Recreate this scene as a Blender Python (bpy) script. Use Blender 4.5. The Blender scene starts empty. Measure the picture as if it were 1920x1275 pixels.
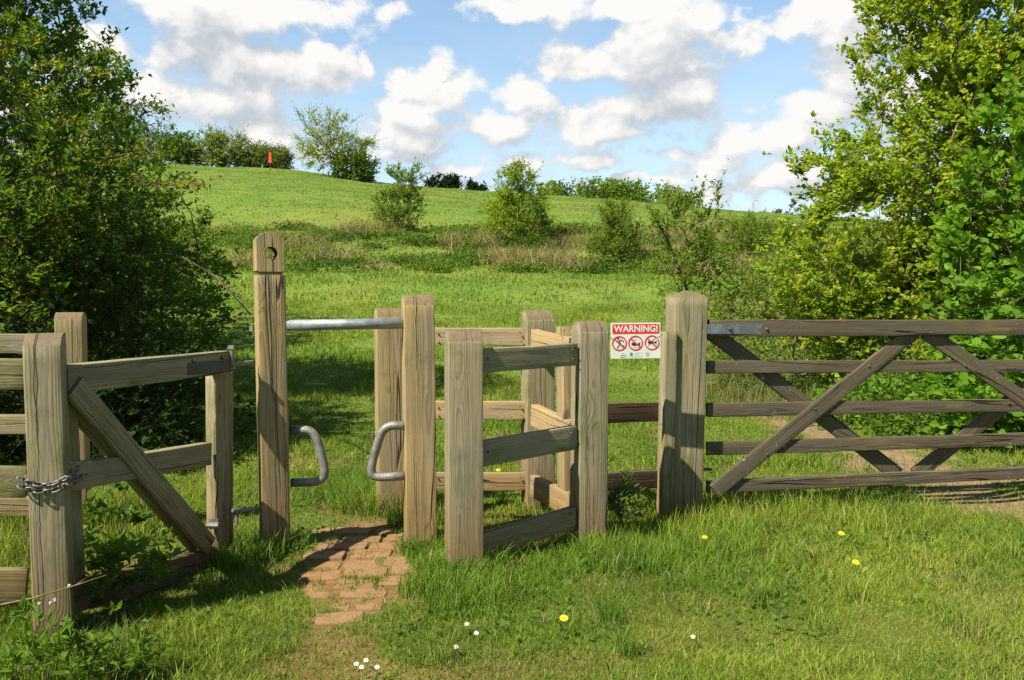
import bpy, math, random
import numpy as np
from mathutils import Vector, Matrix, noise as mn
random.seed(7)
RNG = np.random.default_rng(11)
scene = bpy.context.scene
COL = scene.collection
F = 1600.0                     # focal length in pixels of a 1920 px wide frame
CAMZ = 1.4
PITCH = math.atan((637.5-555)/F)

# ------------------------------------------------------------------ camera
cam_d = bpy.data.cameras.new('camera')
cam = bpy.data.objects.new('camera', cam_d); COL.objects.link(cam)
cam_d.sensor_width = 36; cam_d.lens = 36*F/1920
cam_d.clip_start = 0.05; cam_d.clip_end = 5000
cam.location = (0, 0, CAMZ); cam.rotation_euler = (math.pi/2-PITCH, 0, 0)
scene.camera = cam
scene.view_settings.view_transform = 'Standard'
scene.view_settings.look = 'None'
scene.view_settings.gamma = 1
scene.view_settings.exposure = 1.05
scene.cycles.max_bounces = 8
scene.cycles.transparent_max_bounces = 8

# ------------------------------------------------------------------ sun and sky
L = Vector((.66, .54, -1.0)).normalized()
sun_d = bpy.data.lights.new('sun', 'SUN'); sun_d.energy = 5.0; sun_d.angle = math.radians(.55)
sun_d.color = (1, .915, .75)
sun = bpy.data.objects.new('sun', sun_d); COL.objects.link(sun)
sun.rotation_euler = L.to_track_quat('-Z', 'Y').to_euler()
sun.location = (-20, -10, 30)
world = bpy.data.worlds.new('World'); scene.world = world
world.use_nodes = True

class NT:
    def __init__(s, tree): s.t = tree; s.n = tree.nodes; s.l = tree.links
    def node(s, typ, **k):
        n = s.n.new(typ)
        for a, b in k.items(): setattr(n, a, b)
        return n
    def link(s, a, b): s.l.new(a, b)
    def put(s, sock, v):
        if isinstance(v, bpy.types.NodeSocket): s.l.new(v, sock)
        elif v is not None: sock.default_value = v
    def math(s, op, a, b=None, c=None, clamp=False):
        n = s.node('ShaderNodeMath', operation=op, use_clamp=clamp)
        s.put(n.inputs[0], a); s.put(n.inputs[1], b); s.put(n.inputs[2], c)
        return n.outputs[0]
    def vmath(s, op, a, b=None):
        n = s.node('ShaderNodeVectorMath', operation=op)
        s.put(n.inputs[0], a)
        if b is not None: s.put(n.inputs[1], b)
        return n.outputs['Value'] if op in ('LENGTH', 'DOT_PRODUCT', 'DISTANCE') else n.outputs[0]
    def mapping(s, v, loc=(0,0,0), scale=(1,1,1), rot=(0,0,0), typ='POINT'):
        n = s.node('ShaderNodeMapping', vector_type=typ)
        s.link(v, n.inputs[0]); n.inputs['Location'].default_value = loc
        n.inputs['Rotation'].default_value = rot; n.inputs['Scale'].default_value = scale
        return n.outputs[0]
    def noise(s, v, scale, detail=4, rough=.55, dist=0, color=False):
        n = s.node('ShaderNodeTexNoise')
        s.link(v, n.inputs['Vector'])
        s.put(n.inputs['Scale'], scale); n.inputs['Detail'].default_value = detail
        n.inputs['Roughness'].default_value = rough; n.inputs['Distortion'].default_value = dist
        return n.outputs['Color'] if color else n.outputs['Fac']
    def ramp(s, f, a, b, lo=0., hi=1., smooth=True):
        n = s.node('ShaderNodeMapRange', interpolation_type='SMOOTHSTEP' if smooth else 'LINEAR')
        s.put(n.inputs[0], f); n.inputs[1].default_value = a; n.inputs[2].default_value = b
        s.put(n.inputs[3], lo); s.put(n.inputs[4], hi)
        return n.outputs[0]
    def mix(s, f, a, b, typ='MIX'):
        n = s.node('ShaderNodeMix', data_type='RGBA', blend_type=typ)
        s.put(n.inputs[0], f)
        for k, v in ((6, a), (7, b)):
            if isinstance(v, tuple): v = (v+(1,))[:4]
            s.put(n.inputs[k], v)
        return n.outputs[2]

def azel(px, py):
    u = (px-960)/F; V = (637.5-py)/F
    d = Vector((u, math.cos(PITCH)+V*math.sin(PITCH), V*math.cos(PITCH)-math.sin(PITCH))).normalized()
    return math.atan2(d.x, d.y), math.asin(d.z)

def build_sky():
    w = NT(world.node_tree)
    for n in list(w.n): w.n.remove(n)
    sky = w.node('ShaderNodeTexSky', sky_type='NISHITA')
    sky.sun_disc = False
    sky.sun_elevation = math.asin(-L.z)
    sky.sun_rotation = math.atan2(-L.x, -L.y)
    sky.air_density = 1.0; sky.dust_density = .1; sky.ozone_density = 1.6
    # clouds laid out by compass direction and elevation
    tc = w.node('ShaderNodeTexCoord')
    sep = w.node('ShaderNodeSeparateXYZ'); w.link(tc.outputs['Generated'], sep.inputs[0])
    az = w.math('ARCTAN2', sep.outputs[0], sep.outputs[1])
    el = w.math('ARCSINE', sep.outputs[2])
    comb = w.node('ShaderNodeCombineXYZ'); w.link(az, comb.inputs[0]); w.link(el, comb.inputs[1])
    p0 = comb.outputs[0]
    # group: cloud field
    g = bpy.data.node_groups.new('cloud_field', 'ShaderNodeTree')
    g.interface.new_socket('Vector', in_out='INPUT', socket_type='NodeSocketVector')
    g.interface.new_socket('Field', in_out='OUTPUT', socket_type='NodeSocketFloat')
    G = NT(g)
    gi = G.node('NodeGroupInput'); go = G.node('NodeGroupOutput')
    v = gi.outputs[0]
    wc = G.noise(v, 9, 3, .5, color=True)
    off = G.vmath('SUBTRACT', wc, (.5, .5, .5))
    off = G.vmath('MULTIPLY', off, (.075, .05, 0))
    vw = G.vmath('ADD', v, off)
    clouds = [  # px, py, rx, ry, strength
        (490,105,160,52,1),(350,85,78,42,1),(590,125,85,48,1),(430,10,200,48,1),(190,78,60,42,1),(430,190,165,40,1),
        (250,165,80,40,.75),(520,250,100,28,.8),(520,272,60,22,1),(690,120,20,30,.8),
        (790,155,62,46,1),(830,185,60,36,1),(770,215,80,42,1),(740,265,110,40,.8),
        (985,190,52,44,1),(950,235,70,30,1),(1090,235,110,32,1),(1200,205,100,32,1),(1275,165,52,34,1),(1180,250,160,22,.8),
        (1130,0,230,34,1),(1250,60,130,48,1),(1130,120,150,32,1),(1380,60,90,24,.55),(1240,95,120,50,1),(740,20,45,22,.5),
        (1450,262,95,30,1),(1560,215,95,50,1),(1610,160,80,42,1),(1700,200,130,70,1),(1560,15,110,45,1),(1650,60,100,40,.8),
        (1000,300,220,26,.62),(1330,315,110,24,.8),(1240,285,120,22,.75),(1440,350,180,36,.85),(900,320,170,22,.6),
        (650,300,160,22,.7),(1560,320,150,30,.8),(120,100,80,60,.7),(50,200,150,80,.8),(1220,340,200,16,.6)]
    cur = None
    for (px, py, rx, ry, s_) in clouds:
        a, e = azel(px, py)
        vv = vw
        if cur is not None:      # keeps the shader compiler evaluating one cloud after another
            n = G.node('ShaderNodeVectorMath', operation='MULTIPLY_ADD')
            G.link(cur, n.inputs[0]); n.inputs[1].default_value = (1e-7, 0, 0); G.link(vw, n.inputs[2]); vv = n.outputs[0]
        m = G.mapping(vv, loc=(a, e, 0), scale=(rx/F*1.12, ry/F*1.12, 1), typ='TEXTURE')
        val = G.math('SUBTRACT', s_, G.vmath('LENGTH', m))
        cur = val if cur is None else G.math('SMOOTH_MAX', cur, val, .18)
    # cumulus elsewhere on the dome, outside the view
    azs = G.node('ShaderNodeSeparateXYZ'); G.link(v, azs.inputs[0])
    outside = G.ramp(G.math('ABSOLUTE', azs.outputs[0]), .62, .8)
    high = G.ramp(azs.outputs[1], .42, .55)
    outm = G.math('MAXIMUM', outside, high)
    gen = G.math('MULTIPLY_ADD', G.noise(v, 2.6, 2, .5), 4.5, -3.4)
    gen = G.math('MULTIPLY', G.math('ADD', gen, 2), outm)
    cur = G.math('MAXIMUM', cur, G.math('SUBTRACT', gen, 2))
    f1 = G.noise(G.mapping(v, scale=(1, 1.35, 1)), 15, 9, .56)
    f2 = G.noise(G.mapping(v, scale=(1, 1.2, 1)), 42, 5, .6)
    fr = G.math('MULTIPLY_ADD', f1, 3.3, -1.76)
    fr2 = G.math('MULTIPLY_ADD', f2, .9, -.45)
    cur = G.math('ADD', cur, G.math('ADD', fr, fr2))
    G.link(cur, go.inputs[0])
    def field(vec):
        n = w.node('ShaderNodeGroup'); n.node_tree = g
        w.link(vec, n.inputs[0]); return n.outputs[0]
    D0 = field(p0)
    D1 = field(w.vmath('ADD', p0, (-.012, .020, 0)))
    D2 = field(w.vmath('ADD', p0, (-.010, .055, 0)))
    alpha = w.ramp(D0, -.28, .30)
    lit = w.math('MULTIPLY_ADD', w.math('SUBTRACT', D0, D1), .40, .50)
    lit = w.math('ADD', lit, w.math('MULTIPLY', w.math('SUBTRACT', D0, D2), .34))
    thick = w.ramp(D0, .35, 1.3)
    lit = w.math('SUBTRACT', lit, w.math('MULTIPLY', thick, .30), clamp=True)
    ccol = w.node('ShaderNodeValToRGB'); w.link(lit, ccol.inputs[0])
    els = ccol.color_ramp.elements
    els[0].position = 0; els[0].color = (.54, .59, .65, 1)
    els[1].position = .78; els[1].color = (1.08, 1.065, 1.03, 1)
    e_ = els.new(.35); e_.color = (.70, .74, .79, 1)
    # thin high veil, stronger towards the horizon
    veil_n = w.noise(w.mapping(p0, scale=(1, 3.2, 1)), 5, 7, .62, .6)
    hz = w.ramp(el, .05, .34, 1, 0)
    veil = w.math('MULTIPLY', w.ramp(veil_n, .30, .72), w.math('MULTIPLY_ADD', hz, .62, .14))
    veil = w.math('ADD', veil, w.math('MULTIPLY_ADD', hz, .24, .10), clamp=True)
    inview = w.ramp(w.math('ABSOLUTE', az), .75, 1.25, 1, .12)  # mask that dims sky and veil outside the view, to cut ambient light
    veil = w.math('MULTIPLY', veil, inview)
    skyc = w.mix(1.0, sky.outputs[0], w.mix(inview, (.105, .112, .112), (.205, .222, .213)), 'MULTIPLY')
    skyc = w.mix(veil, skyc, (.76, .88, 1.0))
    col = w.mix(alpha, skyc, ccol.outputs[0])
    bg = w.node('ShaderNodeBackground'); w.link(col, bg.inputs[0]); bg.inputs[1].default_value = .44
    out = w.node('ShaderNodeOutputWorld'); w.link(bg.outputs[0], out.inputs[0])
    world.cycles.sampling_method = 'MANUAL'; world.cycles.sample_map_resolution = 512
build_sky()

# ------------------------------------------------------------------ helpers
def P(px, py, Y):
    """world point seen at photo pixel (px,py) at distance Y along the ground"""
    V = (637.5-py)/F
    d = Vector(((px-960)/F, math.cos(PITCH)+V*math.sin(PITCH), V*math.cos(PITCH)-math.sin(PITCH)))
    return Vector((0, 0, CAMZ)) + d*(Y/d.y)
def groundY(py): return CAMZ*F/(py-555.0)

def np_mesh(name, V, faces, mat=None, parent=None, col=None, smooth=False, mats=None, mat_idx=None):
    """faces: list of int arrays (M,k)"""
    me = bpy.data.meshes.new(name)
    V = np.asarray(V, dtype=np.float32)
    me.vertices.add(len(V)); me.vertices.foreach_set('co', V.ravel())
    tot = sum(f.size for f in faces); npoly = sum(len(f) for f in faces)
    me.loops.add(tot); me.polygons.add(npoly)
    me.loops.foreach_set('vertex_index', np.concatenate([f.ravel() for f in faces]).astype(np.int32))
    st = []; s = 0
    for f in faces:
        k = f.shape[1]; st.append(s+np.arange(len(f))*k); s += f.size
    me.polygons.foreach_set('loop_start', np.concatenate(st).astype(np.int32))
    me.polygons.foreach_set('use_smooth', np.full(npoly, smooth, dtype=bool))
    me.update(calc_edges=True)
    if col is not None:
        a = me.color_attributes.new(name='Col', type='FLOAT_COLOR', domain='POINT')
        c = np.ones((len(V), 4), dtype=np.float32); c[:, :3] = col
        a.data.foreach_set('color', c.ravel())
    me.validate()
    if mat: me.materials.append(mat)
    o = bpy.data.objects.new(name, me); COL.objects.link(o)
    if parent: o.parent = parent
    return o

class MB:
    def __init__(s): s.v = []; s.f = []
    def add(s, vs, fs):
        b = len(s.v); s.v += [tuple(v) for v in vs]; s.f += [tuple(i+b for i in f) for f in fs]
    def box(s, c, sz, M=None):
        x, y, z = sz[0]/2, sz[1]/2, sz[2]/2
        vs = [Vector((a*x, b*y, d*z))+Vector(c) for d in (-1, 1) for a, b in ((-1,-1),(1,-1),(1,1),(-1,1))]
        if M: vs = [M@v for v in vs]
        s.add(vs, [(3,2,1,0),(4,5,6,7),(0,1,5,4),(1,2,6,5),(2,3,7,6),(3,0,4,7)])
    def tube(s, pts, r, n=10, cap=True, r2=None):
        pts = [Vector(p) for p in pts]; rings = []
        up = None
        for i, p in enumerate(pts):
            t = (pts[min(i+1, len(pts)-1)]-pts[max(i-1, 0)]).normalized()
            if up is None:
                up = t.orthogonal().normalized()
            up = (up - t*up.dot(t)).normalized(); sd = t.cross(up)
            rr = r if r2 is None else r+(r2-r)*i/(len(pts)-1)
            rings.append([p+up*math.cos(2*math.pi*k/n)*rr+sd*math.sin(2*math.pi*k/n)*rr for k in range(n)])
        vs = [v for ring in rings for v in ring]
        fs = [(i*n+k, i*n+(k+1)%n, (i+1)*n+(k+1)%n, (i+1)*n+k) for i in range(len(pts)-1) for k in range(n)]
        if cap: fs += [tuple(range(n-1, -1, -1)), tuple((len(pts)-1)*n+k for k in range(n))]
        s.add(vs, fs)
    def build(s, name, mat, parent=None, smooth=False, M=None):
        me = bpy.data.meshes.new(name); me.from_pydata(s.v, [], s.f); me.update()
        for p in me.polygons: p.use_smooth = smooth
        me.materials.append(mat)
        o = bpy.data.objects.new(name, me); COL.objects.link(o)
        if M: o.matrix_world = M
        if parent: o.parent = parent
        return o

def thing(name, label, cat, loc=(0,0,0), group=None):
    o = bpy.data.objects.new(name, None); COL.objects.link(o); o.location = loc
    o.empty_display_size = .1
    tag(o, label, cat, group); return o
def tag(o, label=None, cat=None, group=None, kind=None):
    if label: o['label'] = label
    if cat: o['category'] = cat
    if group: o['group'] = group
    if kind: o['kind'] = kind
    return o

# value noise in numpy
def vnoise(x, y, seed=0):
    xi = np.floor(x).astype(np.int64); yi = np.floor(y).astype(np.int64)
    fx = x-xi; fy = y-yi; fx = fx*fx*(3-2*fx); fy = fy*fy*(3-2*fy)
    def h(a, b):
        n = (a*374761393 + b*668265263 + seed*974711) & 0x7fffffff
        n = ((n ^ (n >> 13))*1274126177) & 0x7fffffff
        return ((n ^ (n >> 16)) & 0xffff)/65535.0
    return (h(xi, yi)*(1-fx)+h(xi+1, yi)*fx)*(1-fy)+(h(xi, yi+1)*(1-fx)+h(xi+1, yi+1)*fx)*fy
def fbm(x, y, sc, oct=3, seed=0):
    s = 0; a = 1; t = 0
    for i in range(oct):
        s = s+a*vnoise(x*sc+17.3*i, y*sc-9.1*i, seed+i); t += a; a *= .5; sc *= 2.03
    return s/t

# ------------------------------------------------------------------ materials
def new_mat(name):
    m = bpy.data.materials.new(name); m.use_nodes = True
    t = NT(m.node_tree)
    for n in list(t.n): t.n.remove(n)
    out = t.node('ShaderNodeOutputMaterial')
    return m, t, out
ALB = .71
def principled(t, out, col, rough=.8, metal=0, normal=None, spec=.3, k=ALB):
    b = t.node('ShaderNodeBsdfPrincipled')
    if isinstance(col, tuple): col = (col+(1,))[:4]
    if k != 1: col = t.mix(1, col, (k, k, k), 'MULTIPLY')
    t.put(b.inputs['Base Color'], col); t.put(b.inputs['Roughness'], rough)
    b.inputs['Metallic'].default_value = metal; b.inputs['Specular IOR Level'].default_value = spec
    if normal is not None: t.link(normal, b.inputs['Normal'])
    t.link(b.outputs[0], out.inputs[0]); return b
def bump(t, h, dist=.004, strength=1):
    n = t.node('ShaderNodeBump'); t.link(h, n.inputs['Height'])
    n.inputs['Distance'].default_value = dist; n.inputs['Strength'].default_value = strength
    return n.outputs[0]

def wood(name, light, dark, moss=.0, lichen=0., contrast=1.0, base_tint=True):
    m, t, out = new_mat(name)
    tc = t.node('ShaderNodeTexCoord'); oi = t.node('ShaderNodeObjectInfo')
    rnd = oi.outputs['Random']
    seed = t.node('ShaderNodeCombineXYZ')
    t.link(t.math('MULTIPLY', rnd, 13.7), seed.inputs[0]); t.link(t.math('MULTIPLY', rnd, 7.1), seed.inputs[1]); t.link(t.math('MULTIPLY', rnd, 23.3), seed.inputs[2])
    p = tc.outputs['Object']
    ps = t.vmath('ADD', p, seed.outputs[0])
    # knots
    kv = t.mapping(ps, scale=(3.2, 3.2, 1.9))
    vo = t.node('ShaderNodeTexVoronoi'); t.link(kv, vo.inputs['Vector']); vo.inputs['Scale'].default_value = 1.0
    kd = vo.outputs['Distance']
    knot = t.ramp(kd, .34, .0)
    knotc = t.ramp(kd, .13, .02)
    # distorted radial coordinate around an off-centre pith
    dn = t.noise(t.mapping(ps, scale=(2.2, 2.2, .45)), 1.6, 3, .5, color=True)
    dn = t.vmath('MULTIPLY', t.vmath('SUBTRACT', dn, (.5, .5, .5)), (.07, .07, 0))
    pith = t.node('ShaderNodeCombineXYZ')
    t.link(t.math('MULTIPLY_ADD', rnd, .10, -.05), pith.inputs[0]); t.link(t.math('MULTIPLY_ADD', t.math('FRACT', t.math('MULTIPLY', rnd, 7.7)), .09, -.02), pith.inputs[1])
    q = t.vmath('ADD', t.vmath('ADD', p, pith.outputs[0]), dn)
    q = t.mapping(q, scale=(1, 1, 0))
    r = t.vmath('LENGTH', q)
    r = t.math('ADD', r, t.math('MULTIPLY', knot, .028))
    ph = t.math('FRACT', t.math('MULTIPLY', r, 1/.0075))
    ring = t.math('MULTIPLY', t.ramp(ph, .25, .9), t.ramp(ph, 1.0, .93))
    fib = t.noise(t.mapping(ps, scale=(150, 150, 5)), 1, 3, .6)
    fib2 = t.noise(t.mapping(ps, scale=(38, 38, 1.6)), 1, 4, .6)
    big = t.noise(t.mapping(ps, scale=(6, 6, 1.8)), 1, 4, .6)
    cr = t.noise(t.mapping(ps, scale=(11, 11, .32)), 1, 2, .35, 0)
    crack = t.ramp(t.math('ABSOLUTE', t.math('SUBTRACT', cr, .56)), .011, .003)
    cmask = t.ramp(t.noise(t.mapping(ps, scale=(3, 3, 1.2)), 1.3, 1, .5), .47, .52)
    nz = t.node('ShaderNodeSeparateXYZ'); t.link(tc.outputs['Normal'], nz.inputs[0])
    endg = t.ramp(t.math('ABSOLUTE', nz.outputs[2]), .22, .5)
    crack = t.math('MULTIPLY', t.math('MULTIPLY', crack, cmask), t.math('SUBTRACT', 1, endg))
    sp_ = t.node('ShaderNodeSeparateXYZ'); t.link(p, sp_.inputs[0])
    chk = None
    nsep = t.node('ShaderNodeSeparateXYZ'); t.link(tc.outputs['Normal'], nsep.inputs[0])
    for ax_, k1 in ((0, 3.1), (1, 5.3), (0, 9.7)):
        zc = t.mapping(ps, scale=(0, 0, 1), loc=(k1, k1*2, 0))
        wv = t.math('MULTIPLY_ADD', t.noise(zc, 2.6, 4, .6), .05, -.025)
        x0 = t.math('MULTIPLY_ADD', t.math('FRACT', t.math('MULTIPLY', rnd, k1*11.3)), .11, -.055)
        dd_ = t.math('ABSOLUTE', t.math('SUBTRACT', sp_.outputs[ax_], t.math('ADD', wv, x0)))
        wid = t.ramp(t.noise(zc, 1.1, 2, .5), .44, .60, 0.0001, .0021)
        c_ = t.math('SUBTRACT', 1.0, t.math('DIVIDE', dd_, wid), clamp=True)
        c_ = t.math('MULTIPLY', c_, t.ramp(t.math('ABSOLUTE', nsep.outputs[ax_]), .6, .3))
        chk = c_ if chk is None else t.math('MAXIMUM', chk, c_)
    chk = t.ramp(chk, 0, .35)
    cr2 = t.noise(t.mapping(ps, scale=(60, 60, 3)), 1, 2, .5)
    crack2 = t.ramp(cr2, .70, .78)
    f = t.math('MULTIPLY', ring, .36*contrast)
    f = t.math('ADD', f, t.math('MULTIPLY', t.ramp(fib, .35, .75), .25*contrast))
    f = t.math('ADD', f, t.math('MULTIPLY', t.ramp(fib2, .3, .75), .33*contrast))
    f = t.math('ADD', f, t.math('MULTIPLY', knotc, .28), clamp=True)
    col = t.mix(f, light, dark)
    grey = tuple(.62*c+.06 for c in (sum(light)/3,)*3)
    grey = (grey[0]*1.06, grey[1], grey[2]*.80)
    col = t.mix(t.ramp(big, .42, .68, 0, .55), col, t.mix(f, tuple(c*.95 for c in grey), tuple(c*.40 for c in grey)))
    blot = t.noise(t.mapping(ps, scale=(4, 4, 1.1)), 1.7, 4, .6)
    col = t.mix(t.ramp(blot, .52, .72, 0, .45), col, t.mix(f, (.36, .33, .12), (.14, .125, .045)))
    col = t.mix(t.ramp(t.noise(ps, 7, 5, .7), .56, .74, 0, .4), col, (.13, .10, .06))
    if moss > 0:
        ms = t.noise(t.mapping(ps, scale=(5, 5, 2.4)), 1.4, 5, .65)
        col = t.mix(t.ramp(ms, .62-.3*moss, .80-.15*moss, 0, .75), col, (.15, .17, .035))
    if lichen > 0:
        ls = t.noise(t.mapping(ps, scale=(1, 1, .8)), 26, 4, .7)
        col = t.mix(t.ramp(ls, .70-.06*lichen, .74-.06*lichen, 0, .85), col, (.42, .43, .36))
        lo = t.noise(ps, 17, 2, .5)
        col = t.mix(t.ramp(lo, .775, .79, 0, .8), col, (.50, .20, .04))
    if base_tint:
        geo = t.node('ShaderNodeNewGeometry'); sz = t.node('ShaderNodeSeparateXYZ'); t.link(geo.outputs['Position'], sz.inputs[0])
        zn = t.math('ADD', sz.outputs[2], t.math('MULTIPLY_ADD', big, .5, -.25))
        col = t.mix(t.ramp(zn, .55, .02, 0, .55), col, t.mix(f, (.34, .19, .07), (.11, .06, .025)))
    crack = t.math('MAXIMUM', crack, chk)
    col = t.mix(t.math('MULTIPLY', endg, .72), col, t.mix(fib2, (.25, .18, .11), (.10, .068, .04)))
    col = t.mix(t.math('MULTIPLY', t.math('MAXIMUM', crack, t.math('MULTIPLY', crack2, .35)), .85), col, (.025, .02, .014))
    h = t.math('MULTIPLY', ring, -.35)
    h = t.math('ADD', h, t.math('MULTIPLY', fib, .6))
    h = t.math('ADD', h, t.math('MULTIPLY', fib2, .8))
    h = t.math('SUBTRACT', h, t.math('MULTIPLY', crack, 3.0))
    h = t.math('SUBTRACT', h, t.math('MULTIPLY', crack2, .8))
    principled(t, out, col, .85, normal=bump(t, h, .0022, .9), spec=.2)
    return m

W_TAN = wood('weathered_tan_wood', (.57, .445, .215), (.23, .145, .062), moss=.12)
W_GREY = wood('weathered_grey_wood', (.47, .405, .25), (.18, .145, .08), moss=.45)
W_OLD = wood('old_dark_gate_wood', (.185, .15, .098), (.06, .045, .028), moss=.12, lichen=.6, base_tint=False)
W_MOSS = wood('mossy_rail_wood', (.46, .40, .24), (.20, .165, .08), moss=.85)
W_RAIL = wood('pale_rail_wood', (.58, .43, .22), (.32, .19, .085), contrast=.8)
W_BROWN = wood('brown_rail_wood', (.20, .115, .065), (.07, .04, .022), base_tint=False)

def metal(name, col, rough=.45, met=.7, rust=0.):
    m, t, out = new_mat(name)
    tc = t.node('ShaderNodeTexCoord'); p = tc.outputs['Object']
    n1 = t.noise(p, 14, 5, .65); n2 = t.noise(p, 70, 3, .6)
    c = t.mix(t.ramp(n1, .3, .7), tuple(x*.72 for x in col), tuple(min(1, x*1.15) for x in col))
    c = t.mix(t.ramp(n2, .55, .7, 0, .35), c, tuple(x*.5 for x in col))
    if rust: c = t.mix(t.ramp(n1, .66-.2*rust, .74-.1*rust, 0, .8), c, (.17, .065, .03))
    b = principled(t, out, c, rough, met, bump(t, n2, .0006), .4)
    t.link(t.ramp(n1, .2, .8, rough-.12, rough+.2), b.inputs['Roughness'])
    return m
M_GALV = metal('galvanised_steel', (.36, .40, .42), .5, .45)
M_GALVD = metal('dull_galvanised_steel', (.33, .32, .29), .55, .45, .35)
M_STRAP = metal('dull_hinge_steel', (.13, .14, .13), .6, .3, .3)
M_STRAPG = metal('blue_grey_hinge_strap', (.23, .28, .30), .5, .35)
M_BOLT = metal('rusty_bolt', (.20, .13, .10), .6, .4, .6)
M_CHAIN = metal('chain_steel', (.30, .28, .26), .5, .6, .25)

def flat_mat(name, col, rough=.5, var=.12, spec=.4):
    m, t, out = new_mat(name)
    tc = t.node('ShaderNodeTexCoord')
    n = t.noise(tc.outputs['Object'], 25, 4, .6)
    c = t.mix(t.ramp(n, .3, .75), tuple(x*(1-var) for x in col), col)
    principled(t, out, c, rough, spec=spec, k=.9); return m

def leafy(name, trans=.45, rough=.55, spec=.25):
    m, t, out = new_mat(name)
    a = t.node('ShaderNodeVertexColor', layer_name='Col')
    c = t.mix(1, a.outputs['Color'], (ALB, ALB, ALB), 'MULTIPLY')
    b = t.node('ShaderNodeBsdfPrincipled'); t.link(c, b.inputs['Base Color'])
    b.inputs['Roughness'].default_value = rough; b.inputs['Specular IOR Level'].default_value = spec
    tr = t.node('ShaderNodeBsdfTranslucent')
    t.link(t.mix(1, c, (1.25, 1.2, .55), 'MULTIPLY'), tr.inputs[0])
    mx = t.node('ShaderNodeMixShader'); mx.inputs[0].default_value = trans
    t.link(b.outputs[0], mx.inputs[1]); t.link(tr.outputs[0], mx.inputs[2]); t.link(mx.outputs[0], out.inputs[0])
    return m
M_LEAF = leafy('leaf', .55)
M_GRASS = leafy('grass_blade', .35, .6, .2)
M_PETAL = leafy('petal', .3, .6, .2)
def bark(name, a, b):
    m, t, out = new_mat(name)
    tc = t.node('ShaderNodeTexCoord'); p = tc.outputs['Object']
    n = t.noise(t.mapping(p, scale=(1, 1, .3)), 28, 5, .65); n2 = t.noise(p, 5, 3, .6)
    c = t.mix(t.ramp(n, .3, .7), a, b)
    c = t.mix(t.ramp(n2, .5, .65, 0, .5), c, (.22, .20, .08))
    principled(t, out, c, .85, normal=bump(t, n, .004), spec=.15); return m
M_BARK = bark('bark', (.16, .12, .08), (.06, .045, .03))
M_BARKL = bark('pale_bark', (.30, .23, .13), (.13, .09, .05))
M_BARKD = bark('dark_bark', (.07, .05, .035), (.03, .022, .016))

# ------------------------------------------------------------------ terrain
_zp = np.array([(-30,-.045),(0,-.045),(6,-.045),(8,-.02),(10,.04),(12,.13),(16,.46),(20,.98),(25,1.65),(30,2.3),(34,2.95),(38,3.95),(42,4.65),(48,5.8),(200,5.8+.19*152)])
_yy = np.linspace(-30, 60, 1801); _zz = np.interp(_yy, _zp[:, 0], _zp[:, 1])
_k = np.hanning(41); _k /= _k.sum(); _zz = np.convolve(np.pad(_zz, 20, 'edge'), _k, 'valid')
_R = np.array([(-3000,296),(0,300),(300,308),(560,322),(700,342),(850,357),(1000,368),(1200,380),(1400,398),(1480,405),(1700,420),(4000,440)])
def terrain(x, y):
    x = np.asarray(x, float); y = np.asarray(y, float)
    px = x/np.maximum(y, 15)*F+960
    zr = CAMZ+(555-np.interp(px, _R[:, 0], _R[:, 1]))/F*110
    z42 = 4.65
    z = np.interp(y, _yy, _zz)
    t = np.clip((y-42)/68, 0, 1)
    zh = z42+(zr-z42)*(t*1.10-.10*t*t)
    d = np.maximum(y-110, 0)
    zb = np.maximum(zr+.05*d-.006*d*d, 5.5)
    zb = np.where(d > 95, np.minimum(zb, 5.5), zb)
    z = np.where(y > 42, np.where(y > 110, zb, zh), z)
    far = np.clip((y-9)/20, 0, 1)*np.clip((130-y)/20, 0, 1)
    z = z+(fbm(x, y, .16, 3, 5)-.5)*.55*far+(fbm(x, y, .9, 2, 9)-.5)*.10*np.clip((y-25)/8, 0, 1)*np.clip((46-y)/4, 0, 1)*2.2
    z = z+(fbm(x, y, 1.4, 2, 3)-.5)*.05*(1-np.clip((y-9)/20, 0, 1))
    return z
def tz(x, y): return float(terrain(np.array([x]), np.array([y]))[0])

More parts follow.
